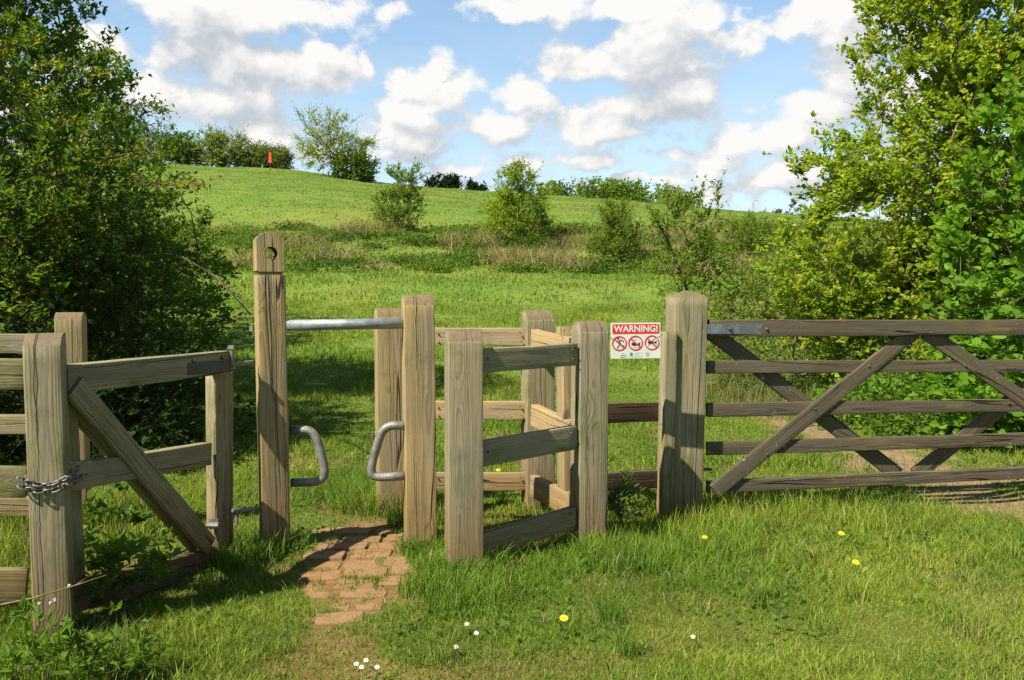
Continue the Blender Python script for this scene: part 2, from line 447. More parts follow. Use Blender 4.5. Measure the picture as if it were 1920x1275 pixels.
def soil(x, y):
    """0..1 bare reddish earth"""
    s = np.zeros_like(x)
    n = fbm(x, y, 2.6, 4, 21); n2 = fbm(x, y, 7, 3, 33)
    def blob(cx, cy, rx, ry, rot=0):
        c, sn = math.cos(rot), math.sin(rot)
        u = ((x-cx)*c+(y-cy)*sn)/rx; v = (-(x-cx)*sn+(y-cy)*c)/ry
        return np.sqrt(u*u+v*v)
    def put(d, k=1): 
        nonlocal s
        s = np.maximum(s, k*np.clip((1.15-d-(n-.5)*2.2-(n2-.5)*1.2)*2.2, 0, 1))
    put(blob(-.84, 4.5, .30, 1.0, .12), 1)          # around the pavers
    put(blob(-.68, 3.45, .26, .45), .8)
    put(blob(-.15, 3.2, .40, .16), .6)
    put(blob(.45, 3.25, .25, .10), .45)
    put(blob(-1.05, 5.9, .35, .5), .5)
    # track under the field gate
    cx = np.interp(y, [2, 4.6, 5.2, 6, 8, 10, 13], [6.4, 4.6, 3.9, 3.5, 3.3, 3.0, 2.7])
    wd = np.interp(y, [2, 4.6, 6, 8, 10, 13], [.5, .5, .55, .42, .38, .1])
    d = np.abs(x-cx)/np.maximum(wd, .01)
    put(np.where((y > 1.5) & (y < 13), d, 9), 1)
    put(blob(1.35, 4.9, .25, .25), .35); put(blob(2.6, 4.0, .7, .35), .4); put(blob(1.1, 6.8, .9, .35), .5); put(blob(-2.1, 4.5, .35, .15), .8)
    put(blob(.15, 5.1, .35, .35), .55); put(blob(-1.55, 4.1, .35, .22), .45)
    s = np.maximum(s, np.where(y < 9, np.clip((fbm(x, y, 1.3, 3, 77)-.60)*6, 0, .5), 0))
    return s

M_GROUND, t, out = new_mat('meadow_ground')
geo = t.node('ShaderNodeNewGeometry'); pos = geo.outputs['Position']
at = t.node('ShaderNodeVertexColor', layer_name='Col'); sepc = t.node('ShaderNodeSeparateColor'); t.link(at.outputs['Color'], sepc.inputs[0])
n1 = t.noise(pos, .35, 5, .6); n2 = t.noise(pos, 3.0, 5, .65); n3 = t.noise(pos, 22, 4, .65); n4 = t.noise(t.mapping(pos, scale=(1, .35, 1)), 1.2, 4, .6)
g_ = t.mix(t.ramp(n1, .35, .65), (.145, .245, .034), (.205, .295, .045))
g_ = t.mix(t.ramp(n2, .42, .72, 0, .55), g_, (.055, .12, .018))
g_ = t.mix(t.ramp(n4, .55, .75, 0, .5), g_, (.20, .21, .065))
g_ = t.mix(t.ramp(n3, .5, .75, 0, .35), g_, (.04, .07, .012))
so = t.mix(t.ramp(n3, .3, .7), (.29, .17, .078), (.18, .10, .044))
so = t.mix(t.ramp(n2, .45, .7, 0, .5), so, (.33, .21, .12))
scr = t.mix(t.ramp(n2, .35, .65), (.13, .21, .028), (.25, .25, .07))
thatch = t.mix(t.ramp(n3, .3, .7), (.095, .135, .018), (.17, .17, .04))
n5 = t.noise(t.mapping(pos, scale=(1, .5, 1)), .11, 4, .6)
g_ = t.mix(t.ramp(n5, .50, .66, 0, .55), g_, (.24, .25, .055))
c = t.mix(sepc.outputs[2], g_, thatch)
c = t.mix(t.math('MULTIPLY', sepc.outputs[1], .6), c, scr)
sx_ = t.node('ShaderNodeSeparateXYZ'); t.link(pos, sx_.inputs[0])
so = t.mix(t.ramp(sx_.outputs[0], 1.3, 2.4, 0, .8), so, t.mix(t.ramp(n3, .3, .7), (.37, .27, .16), (.25, .17, .095)))
c = t.mix(sepc.outputs[0], c, so)
hh = t.math('ADD', t.math('MULTIPLY', n3, .5), t.math('MULTIPLY', t.noise(pos, 90, 3, .7), .25))
hh = t.math('ADD', hh, t.math('MULTIPLY', n2, 1.2))
principled(t, out, c, .95, normal=bump(t, hh, .03, .8), spec=.1)

def scrubmask(x, y):
    e = (fbm(x, y, .25, 3, 51)-.5)*9
    return np.clip((y-28.5-e)/1.2, 0, 1)*np.clip((43.5+e*.6-y)/2, 0, 1)

def build_terrain():
    def axis(lims):
        a = [lims[0]]
        return a
    xs = [0.]; st = .045
    while xs[-1] < 900:
        a = xs[-1]
        st = .045 if a < 3.2 else min(.045*(a/3.2)**1.6, 60)
        xs.append(a+st)
    xs = np.array(xs); xs = np.concatenate([-xs[::-1][:-1], xs])
    ys = [-12., -8, -5, -3, -1.5, -.5, .5, 1.4, 2.0, 2.4]
    while ys[-1] < 1900:
        a = ys[-1]
        st = .045 if a < 6.5 else (min(.045*(a/6.5)**1.7, 1.0) if a < 140 else (a-140)*.1+1.2)
        ys.append(a+st)
    ys = np.array(ys)
    X, Y = np.meshgrid(xs, ys)
    x = X.ravel(); y = Y.ravel()
    z = terrain(x, y)
    sl = soil(x, y)
    z = z-sl*.012*(y < 14)
    far = np.hypot(x, y) > 60
    z = np.where(y < -5, 0, z)
    col = np.zeros((len(x), 3)); col[:, 0] = sl; col[:, 1] = scrubmask(x, y)
    col[:, 2] = np.clip((16-y)/8, 0, 1)*.85
    nx, ny = len(xs), len(ys)
    i = np.arange(ny-1)[:, None]*nx+np.arange(nx-1)[None, :]; i = i.ravel()
    q = np.stack([i, i+1, i+nx+1, i+nx], 1)
    o = np_mesh('ground', np.stack([x, y, z], 1), [q], M_GROUND, col=col, smooth=True)
    tag(o, kind='structure')
    print('terrain', nx, ny)
build_terrain()

# ------------------------------------------------------------------ timber
def top_flat(x, y, w, d): return 0
def top_barrel_y(k=.32):      # rounded front to back
    return lambda x, y, w, d: -k*d*(1-math.sqrt(max(0, 1-min(1, abs(2*y/d))**2*.93)))*1.0
def top_pyramid(x, y, w, d):
    a = max(abs(2*x/w), abs(2*y/d)); return -.042*a**1.3
def top_chamfer(x, y, w, d): # slope towards the front
    return -.05*max(0, (-2*y/d)-.0)**1.0 if y < 0 else 0

def timber(name, A, B, sx, sy, mat, parent=None, yref=(0,0,1), top=top_flat, rnd=.012, wob=.003, taper=0, lv=None):
    """box of timber from A to B; local z runs A->B, local y is the 'sy' side closest to yref"""
    A = Vector(A); B = Vector(B); z = (B-A); Ln = z.length; z.normalize()
    y = Vector(yref); y = (y-z*y.dot(z)).normalized(); x = y.cross(z)
    # rounded rectangle outline
    out = []
    hx, hy = sx/2, sy/2; r = min(rnd, hx*.8, hy*.8)
    cs = [(hx-r, hy-r, 0), (-hx+r, hy-r, 90), (-hx+r, -hy+r, 180), (hx-r, -hy+r, 270)]
    for k, (cx, cy, a0) in enumerate(cs):
        for a in (0, 30, 60, 90):
            an = math.radians(a0+a); out.append((cx+r*math.cos(an), cy+r*math.sin(an)))
        nx_, ny_, b0 = cs[(k+1) % 4]
        e = (nx_+r*math.cos(math.radians(b0)), ny_+r*math.sin(math.radians(b0)))
        s = out[-1]
        for f in (.2, .4, .6, .8): out.append((s[0]+(e[0]-s[0])*f, s[1]+(e[1]-s[1])*f))
    n = len(out); lv = lv or max(4, int(Ln/.06))
    sd = random.uniform(0, 100)
    vs = []; fs = []
    def disp(p, amt):
        q = Vector((p[0]*7+sd, p[1]*7, p[2]*2.2))
        a = mn.noise(q)*amt; b = mn.noise(q+Vector((31, 7, 3)))*amt
        c = mn.noise(Vector((p[0]*40+sd, p[1]*40, p[2]*9)))*amt*.35
        return Vector((p[0]+a+c, p[1]+b+c, p[2]))
    for i in range(lv+1):
        f = i/lv; sc = 1-taper*f
        for (a, b) in out:
            zt = Ln+top(a, b, sx, sy)
            vs.append(disp((a*sc, b*sc, zt*f), wob))
    for i in range(lv):
        for k in range(n):
            fs.append((i*n+k, i*n+(k+1) % n, (i+1)*n+(k+1) % n, (i+1)*n+k))
    for end, sgn in ((0, -1), (1, 1)):
        prev = 0 if end == 0 else lv*n
        for s in (.985, .94, .8, .6, .4, .2):
            base = len(vs); rr = rnd*.35
            for (a, b) in out:
                a2, b2 = a*s*(1-taper*end), b*s*(1-taper*end)
                up = rr*(1 if s < .95 else .75)
                zz = (Ln+top(a*s, b*s, sx, sy)+up) if end else -up
                q = disp((a2, b2, zz), wob); 
                if end: q.z += mn.noise(Vector((a2*60+sd, b2*60, 5)))*wob*.6
                vs.append(q)
            for k in range(n):
                if end: fs.append((prev+k, prev+(k+1) % n, base+(k+1) % n, base+k))
                else: fs.append((prev+(k+1) % n, prev+k, base+k, base+(k+1) % n))
            prev = base
        c = len(vs); vs.append(Vector((0, 0, (Ln+top(0, 0, sx, sy)+rnd*.35) if end else -rnd*.35)))
        for k in range(n):
            fs.append((prev+k, prev+(k+1) % n, c) if end else (prev+(k+1) % n, prev+k, c))
    mb = MB(); mb.add(vs, fs)
    M = Matrix.Translation(A) @ Matrix((x, y, z)).transposed().to_4x4()
    if parent: M = parent.matrix_basis.inverted() @ M
    return mb.build(name, mat, parent, True, M)

def post_frame(L_, R_, yb, theta, Y=None):
    Y = Y or groundY(yb)
    al = math.atan(((L_+R_)/2-960)/F)
    phi = math.radians(theta)+al
    ext = (R_-L_)/F*Y*math.cos(al)
    w = ext/(abs(math.cos(phi))+abs(math.sin(phi)))
    return Y, w
POSTS = {}
def post(key, parent, top_px, bot_px, theta, mat, top=None, Y=None, name='post', d=None, wscale=1):
    """top_px=(L,R,y) bot_px=(L,R,y): photo extents at the top and foot"""
    Yg, w = post_frame(bot_px[0], bot_px[1], bot_px[2], theta, Y)
    w *= wscale; d = d or w
    Yc = Yg+w*.5
    k = Yc/Yg
    T = P((top_px[0]+top_px[1])/2, top_px[2], Yc); Bm = P((bot_px[0]+bot_px[1])/2, bot_px[2], Yc)
    ax = (T-Bm).normalized(); Bm = Bm - ax*((Bm.z+.25)/ax.z)
    th = math.radians(theta)
    yref = (-math.sin(th), math.cos(th), 0)
    o = timber(name, Bm, T, w, d, mat, parent, yref, top or top_barrel_y(), rnd=.0045, wob=.0016)
    POSTS[key] = (Bm, T, w, Yc, th)
    return o

def rail(name, a, b, t, mat, parent, depth_off=0, wob=.003, rnd=.004, **k):
    """a=(px,ytop,ybot,Y): camera-side face of the rail end"""
    A1, A2 = P(a[0], a[1], a[3]), P(a[0], a[2], a[3]); B1, B2 = P(b[0], b[1], b[3]), P(b[0], b[2], b[3])
    A = (A1+A2)/2; B = (B1+B2)/2
    h = ((A1-A2).length+(B1-B2).length)/2
    d = (B-A).normalized(); nrm = Vector((0, 0, 1)).cross(d); nrm.normalize()   # away from camera for left->right
    if nrm.y < 0: nrm = -nrm
    off = nrm*(t/2+depth_off)
    return timber(name, A+off, B+off, t, h, mat, parent, (0, 0, 1), rnd=rnd, wob=wob, **k)

def bolt(parent, px, py, Y, r=.012, mat=None, nrm=(0,-1,0), name='bolt'):
    c = P(px, py, Y); n = Vector(nrm).normalized()
    mb = MB()
    mb.tube([c+n*-.004, c+n*.003, c+n*.006, c+n*.008], r, 10, r2=r*.55)
    return mb.build(name, mat or M_BOLT, parent, True)

# --- left boundary fence (near post with mossy rails)
f1 = thing('fence', 'near end post at far left with three mossy rails and chain around it', 'fence')
post('near', f1, (42, 125, 626), (62, 146, 1200), 18, W_GREY, top_chamfer, Y=3.48)
for (yt, yb, y2t, y2b) in ((676, 728, 677, 727), (879, 932, 880, 930), (1079, 1137, 1072, 1128)):
    rail('rail', (-620, yt-12, yb+6, 3.25), (48, y2t, y2b, 3.62), .045, W_MOSS, f1)
post('nearfar', f1, (-730, -640, 626), (-725, -637, 1240), 18, W_GREY, top_chamfer, Y=3.3)
# --- back left fence
f2 = thing('fence', 'back post with three grey rails behind the chained end post at left', 'fence')
post('back', f2, (99, 165, 586), (112, 174, 1000), 17, W_TAN, top_barrel_y(.40), Y=4.85)
for (yt, yb, y2t, y2b) in ((626, 664, 628, 663), (780, 816, 780, 817), (938, 972, 935, 972)):
    rail('rail', (-480, yt, yb, 4.6), (104, y2t, y2b, 4.82), .045, W_GREY, f2, depth_off=.04)
post('backfar', f2, (-500, -436, 590), (-500, -436, 1020), 20, W_GREY, Y=4.6)

# --- small hand gate (left)
g1 = thing('hand_gate', 'small wooden gate with diagonal double brace, left of the round-headed post', 'gate')
rail('top_rail', (128, 688, 737, 3.62), (431, 656, 702, 4.62), .075, W_GREY, g1)
rail('middle_rail', (132, 873, 921, 3.62), (398, 830, 872, 4.52), .07, W_GREY, g1, depth_off=.004)
rail('bottom_rail', (140, 1098, 1150, 3.62), (400, 1030, 1075, 4.52), .07, W_BROWN, g1, depth_off=.004)
# hanging stile
T = P(411, 700, 4.66); Bm = P(413, 1032, 4.66)
timber('hanging_stile', Bm-Vector((0,0,.02)), T+Vector((0,0,.0)), .145, .07, W_GREY, g1, (-math.sin(1.22), math.cos(1.22), 0), rnd=.006)
# latch stile hidden behind the near post
timber('latch_stile', P(142, 1140, 3.72), P(122, 692, 3.72), .06, .07, W_GREY, g1, (-.9, .4, 0), rnd=.006)
for off in (0.0, .08):
    A = P(138, 724, 3.64); B = P(392, 1024, 4.5)
    dd = Vector((B.x-A.x, B.y-A.y, 0)).normalized(); nn = Vector((-dd.y, dd.x, 0))
    timber('brace', A+nn*off, B+nn*off, .032, .105, W_GREY if off == 0 else W_TAN, g1, (0,0,1), rnd=.005)
sp = MB()
A1 = P(349, 692, 4.31); B1 = P(429, 686, 4.60)
dd = (B1-A1).normalized(); nn = Vector((dd.y, -dd.x, 0)); up = Vector((0,0,1))
Ms = Matrix.Translation((A1+B1)/2+nn*.006-Vector((0,0,.0))) @ Matrix((dd, -nn, up)).transposed().to_4x4()
sp.box((0,0,0), ((B1-A1).length, .008, .062), Ms)
st = sp.build('hinge_strap', M_STRAP, g1)
for px, py, Y in ((364, 677, 4.345), (417, 671, 4.553)): bolt(st, px, py, Y, .012, nrm=nn+Vector((0,0,0)))
hp = MB(); c1 = P(434, 651, 4.62); c2 = P(436, 686, 4.62)
hp.tube([c2, c1], .012, 10); hp.tube([c2+Vector((0,0,.008)), P(474, 679, 4.74)], .012, 8)
hp.box(tuple(c1), (.03, .03, .02)); hp.build('hinge_pin', M_GALVD, g1)
hp = MB(); hp.tube([P(436, 957, 4.62), P(486, 955, 4.76)], .011, 8); hp.tube([P(444, 958, 4.64), P(444, 983, 4.64)], .010, 8)
hp.tube([P(388, 985, 4.55), P(410, 985, 4.55)], .016, 8); hp.box(tuple(P(401, 982, 4.56)), (.05, .012, .055))
hp.build('lower_hinge', M_GALVD, g1)
bb = MB(); bb.tube([P(398, 1000, 4.5), P(400, 985, 4.55)], .006, 6); 

# --- chain round the near post
def make_chain():
    Bm, T, w, Yc, th = POSTS['near']
    zc = P(90, 898, Yc).z; f = (zc-Bm.z)/(T.z-Bm.z); c = Bm.lerp(T, f)
    mb = MB()
    hw = w/2+.013
    def loop(dz, phase, droop, ext=0):
        path = []
        crn = [(-hw,-hw),(hw,-hw),(hw+ext,hw+ext*1.2),(-hw,hw)]
        for i in range(4):
            a = crn[i]; b = crn[(i+1) % 4]; n = 6
            for k in range(n):
                s = k/n
                path.append(Vector((a[0]+(b[0]-a[0])*s, a[1]+(b[1]-a[1])*s, dz - droop*math.sin(math.pi*s)*(.8 if i in (0,2) else .3))))
        # resample
        tot = [0]
        for i in range(len(path)): tot.append(tot[-1]+(path[(i+1) % len(path)]-path[i]).length)
        N = int(tot[-1]/.030)
        for j in range(N):
            s = tot[-1]*j/N; i = max(k for k in range(len(path)) if tot[k] <= s)
            p = path[i].lerp(path[(i+1) % len(path)], (s-tot[i])/(tot[i+1]-tot[i]))
            tdir = (path[(i+1) % len(path)]-path[i]).normalized()
            roll = (j % 2)*math.pi/2+.6+random.uniform(-.35, .35)
            nrm = tdir.cross(Vector((0,0,1))).normalized(); b2 = tdir.cross(nrm)
            sd = nrm*math.cos(roll)+b2*math.sin(roll)
            pts = []
            for q in range(13):
                a = 2*math.pi*q/12
                pts.append(p+tdir*math.cos(a)*.0215+sd*math.sin(a)*.0115*(1 if abs(math.cos(a)) < .9 else .8))
            mb.tube(pts, .0036, 6, cap=False)
    loop(.020, 0, .035); loop(-.012, 1, .030, .03)
    R = Matrix.Rotation(th, 4, 'Z')
    o = mb.build('chain', M_CHAIN, None, True, Matrix.Translation(c) @ R)
    tag(o, 'galvanised link chain looped twice around the near left post', 'chain')
    return o
make_chain()

# --- squeeze opening: round-headed post, right post, cross tube and two bent hoops
s1 = thing('squeeze_stile', 'two tall posts beside the paving joined by a steel tube, with two bent hoops', 'stile')
# shaft of the round-headed post
Yw, ww = post_frame(486, 545, 1026, 23, 4.76); ww *= 1.04
thw = math.radians(23); Yc = Yw+ww/2
Bm = P(516, 1026, Yc); Tm = P(505, 517, Yc); ax = (Tm-Bm).normalized(); Bm = Bm-ax*((Bm.z+.25)/ax.z)
yr = Vector((-math.sin(thw), math.cos(thw), 0))
timber('waymark_post', Bm, Tm, ww, ww, W_TAN, s1, yr, rnd=.009, wob=.003)
def head_mesh():
    w = ww*1.0; h = (P(505, 436, Yc)-P(505, 511, Yc)).length; d = ww
    hole = Vector((.0, h*.46)); hr = .038
    N = 64
    def outline(a):
        dx, dz = math.cos(a), math.sin(a)
        best = None
        # tombstone: box to h-0.42w then arc
        t = 1e9
        if abs(dx) > 1e-6: t = min(t, ((w/2 if dx > 0 else -w/2)-hole.x)/dx)
        if dz < 0: t = min(t, (0-hole.y)/dz)
        r = w*.60; cz = h-r
        # circle intersection
        fx, fz = hole.x, hole.y-cz
        b = fx*dx+fz*dz; c = fx*fx+fz*fz-r*r
        disc = b*b-c
        tc_ = -b+math.sqrt(max(disc, 0))
        zhit = hole.y+dz*tc_
        if zhit > cz: t = min(t, tc_)
        return (hole.x+dx*t, hole.y+dz*t)
    mb = MB(); vs = []; rings = []
    angs = [2*math.pi*k/N for k in range(N)]
    o_ = [outline(a) for a in angs]; i_ = [(hole.x+math.cos(a)*hr, hole.y+math.sin(a)*hr) for a in angs]
    def ring(pts, y, s=1):
        b = len(vs)
        for p in pts: vs.append(Vector((p[0]*s, y, h/2+(p[1]-h/2)*s)))
        return b
    e = .006
    seq = [ring(i_, -d/2), None]
    R0 = ring(i_, -d/2+.003); Rm = ring(i_, d/2-.003)
    fo = ring([((a[0]+b[0])/2, (a[1]+b[1])/2) for a, b in zip(o_, i_)], -d/2)
    f1_ = ring(o_, -d/2, .97); f2_ = ring(o_, -d/2+e, 1); b2_ = ring(o_, d/2-e, 1); b1_ = ring(o_, d/2, .97)
    bo = ring([((a[0]+b[0])/2, (a[1]+b[1])/2) for a, b in zip(o_, i_)], d/2); bi = ring(i_, d/2)
    order = [R0, seq[0], fo, f1_, f2_, b2_, b1_, bo, bi, Rm, R0]
    fs = []
    for u, v in zip(order[:-1], order[1:]):
        for k in range(N):
            fs.append((u+k, u+(k+1) % N, v+(k+1) % N, v+k))
    mb.add(vs, fs); return mb, h
hm, hh_ = head_mesh()
xw = yr.cross(ax)
M_ = Matrix.Translation(P(505, 511, Yc)) @ Matrix((xw, yr, ax)).transposed().to_4x4()
ho = hm.build('post_head', W_TAN, s1, False, M_)
timber('post_neck', Tm-ax*.02, P(505, 510, Yc)+ax*.01, ww*.80, ww*.80, W_TAN, s1, yr, rnd=.004)
post('mid', s1, (750, 816, 553), (756, 820, 1015), 13, W_TAN, top_barrel_y(.55), Y=4.80)
Bq, Tq, wq, Yq, _ = POSTS['mid']
mb = MB(); mb.tube([P(538, 610, Yc-.02), P(650, 608, (Yc+Yq)/2), P(762, 606, Yq-.03)], .031, 20)
mb.build('cross_tube', M_GALV, s1, True)
def hoop(pts, Y0, Y1, nm):
    W = [P(p[0], p[1], Y0+(Y1-Y0)*i/(len(pts)-1)) for i, p in enumerate(pts)]
    out = [W[0]]
    for i in range(1, len(W)-1):
        a, b, c = W[i-1], W[i], W[i+1]
        ra = min(.085, (a-b).length*.45); rc = min(.085, (c-b).length*.45)
        pa = b+(a-b).normalized()*ra; pc = b+(c-b).normalized()*rc
        for k in range(9):
            s = k/8; out.append((pa*(1-s)**2+b*2*s*(1-s)+pc*s*s))
    out.append(W[-1])
    mb = MB(); mb.tube(out, .025, 18); return mb.build(nm, M_GALVD, s1, True)
hoop([(545, 806), (590, 806), (612, 888), (598, 904), (546, 905)], Yc+.03, Yc+.03, 'hoop_tube')
hoop([(762, 798), (718, 798), (694, 880), (702, 896), (760, 892)], Yq-.03, Yq-.03, 'hoop_tube')
mb = MB(); mb.box(tuple(P(472, 616, Yc+.05)), (.02, .03, .03)); mb.build('tube_nut', M_GALVD, s1)

# --- back rail fence
f3 = thing('fence', 'low three rail fence of pale timber behind the stile and the barrier', 'fence')
post('b1', f3, (700, 758, 578), (704, 762, 950), 16, W_TAN, top_barrel_y(.50), Y=5.62)
post('b2', f3, (976, 1040, 582), (976, 1041, 948), 12, W_GREY, top_barrel_y(.50), Y=5.70)
for (yt, yb) in ((614, 648), (752, 787), (886, 920)):
    rail('rail', (752, yt, yb, 5.72), (986, yt+1, yb, 5.74), .04, W_RAIL, f3)
# return towards the gate post
post('b3', f3, (1042, 1090, 612), (1044, 1092, 990), 18, W_RAIL, top_barrel_y(.25), Y=5.22)
for (a, b) in (((1008, 617, 652), (1080, 633, 672)), ((1008, 757, 798), (1080, 790, 835)), ((1006, 889, 930), (1080, 925, 968))):
    rail('rail', (a[0], a[1], a[2], 5.66), (b[0], b[1], b[2], 5.16), .05, W_RAIL, f3, depth_off=-.05)

# --- kissing barrier in front
f4 = thing('barrier', 'short barrier right of the paving, two round-topped posts with three dark rails', 'barrier')
post('k1', f4, (831, 907, 617), (832, 907, 1068), 12, W_GREY, top_barrel_y(.55), Y=4.33)
post('k2', f4, (1068, 1144, 602), (1066, 1139, 1030), 15, W_GREY, top_barrel_y(.55), Y=4.80)
for (a, b) in (((885, 656, 702), (1083, 643, 685)), ((885, 831, 880), (1081, 798, 843)), ((885, 1010, 1052), (1079, 950, 994))):
    rail('rail', (a[0], a[1], a[2], 4.36), (b[0], b[1], b[2], 4.79), .05, W_GREY, f4, wob=.005)

for i_, (px, py, Y) in enumerate(((1073, 655, 4.755), (1074, 673, 4.755), (1071, 812, 4.755), (1070, 962, 4.755), (915, 672, 4.40), (915, 848, 4.40))):
    bolt(f4, px, py, Y, .0055, M_BOLT, (.72, -.69, 0), 'nail')
for (px, py) in ((975, 624), (978, 640), (975, 762), (978, 779), (976, 896), (822, 626), (823, 642), (822, 764), (823, 780), (822, 898)):
    bolt(f3, px, py, 5.722, .006, M_BOLT, (0, -1, 0), 'nail')

# --- link rails between barrier and gate post, gate post
f5 = thing('gate_post', 'stout post with pointed top carrying the field gate, two brown rails at its left', 'gate post')
post('gp', f5, (1249, 1326, 545), (1236, 1317, 962), 7, W_GREY, top_pyramid, Y=5.44)
post('slip', f5, (1240, 1268, 622), (1231, 1262, 962), 14, W_GREY, top_flat, Y=5.40, name='slip_post', wscale=1.0, d=.10)
for (a, b) in (((1120, 757, 794), (1246, 754, 790)), ((1120, 889, 923), (1246, 882, 914))):
    rail('rail', (a[0], a[1], a[2], 5.2), (b[0], b[1], b[2], 5.5), .045, W_BROWN, f5)

# --- field gate
g2 = thing('field_gate', 'five bar field gate of dark weathered timber at the right of the pointed post', 'gate')
def gY(px): return 5.50+(px-1325)/595*.46
def gext(px, ya, yb):   # linear along the gate
    return ya+(yb-ya)*(px-1325)/595
XR = 2330
def grail(nm, yt0, yb0, yt1, yb1, t=.075, off=0, px0=1327):
    a = (px0, gext(px0, yt0, yt1), gext(px0, yb0, yb1), gY(px0)); b = (XR, gext(XR, yt0, yt1), gext(XR, yb0, yb1), gY(XR))
    return rail(nm, a, b, t, W_OLD, g2, depth_off=off, wob=.004, lv=60)
grail('top_rail', 597, 634, 600, 628, .08, -.034)
grail('rail', 677, 701, 675, 697, .028)
grail('rail', 757, 781, 748, 772, .028)
grail('rail', 830, 854, 812, 836, .028)
grail('bottom_rail', 903, 925, 876, 898, .03)
def gbrace(p, q, hpx, front):
    off = -.026 if front else .030
    A = P(p[0], p[1], gY(p[0])); B = P(q[0], q[1], gY(q[0]))
    n_ = Vector((-.10, .99, 0)); off_v = n_*(off+.013)
    timber('brace', A+off_v, B+off_v, .024, hpx/F*5.6, W_OLD, g2, (0, 0, 1), rnd=.005, wob=.003)
gbrace((1338, 921), (1713, 620), 30, True)
gbrace((1336, 622), (1690, 893), 30, False)
gbrace((1733, 622), (2100, 876), 30, True)
gbrace((1722, 893), (2066, 624), 30, False)
for px, py in ((1438, 852), (1528, 767), (1629, 686), (1810, 686), (1892, 756), (1608, 835), (1806, 826), (1690, 898)):
    bolt(g2, px, py, gY(px)-(.028 if py not in (835, 826, 898) else .002), .010, W_OLD)
sp = MB()
pa, pb = 1318, 1452
outl = [(pa, 608), (pb-10, 607), (pb, 616), (pb-8, 626), (pa, 626)]
front = [P(x, y, gY(x)-.044) for x, y in outl]; back = [v+Vector((0, .010, 0)) for v in front]; n = len(outl)
sp.add(front+back, [tuple(range(n-1, -1, -1)), tuple(range(n, 2*n))]+[(k, (k+1) % n, n+(k+1) % n, n+k) for k in range(n)])
st = sp.build('hinge_strap', M_STRAPG, g2)
for px in (1369, 1438): bolt(st, px, 617, gY(px)-.047, .013)
hp = MB(); hp.tube([P(1316, 880, 5.50), P(1334, 880, 5.52)], .010, 8); hp.build('lower_hinge_pin', M_STRAP, g2)
timber('end_stile', P(XR, 905-50, gY(XR)+.03), P(XR, 585, gY(XR)+.03), .08, .08, W_OLD, g2, (0,1,0))

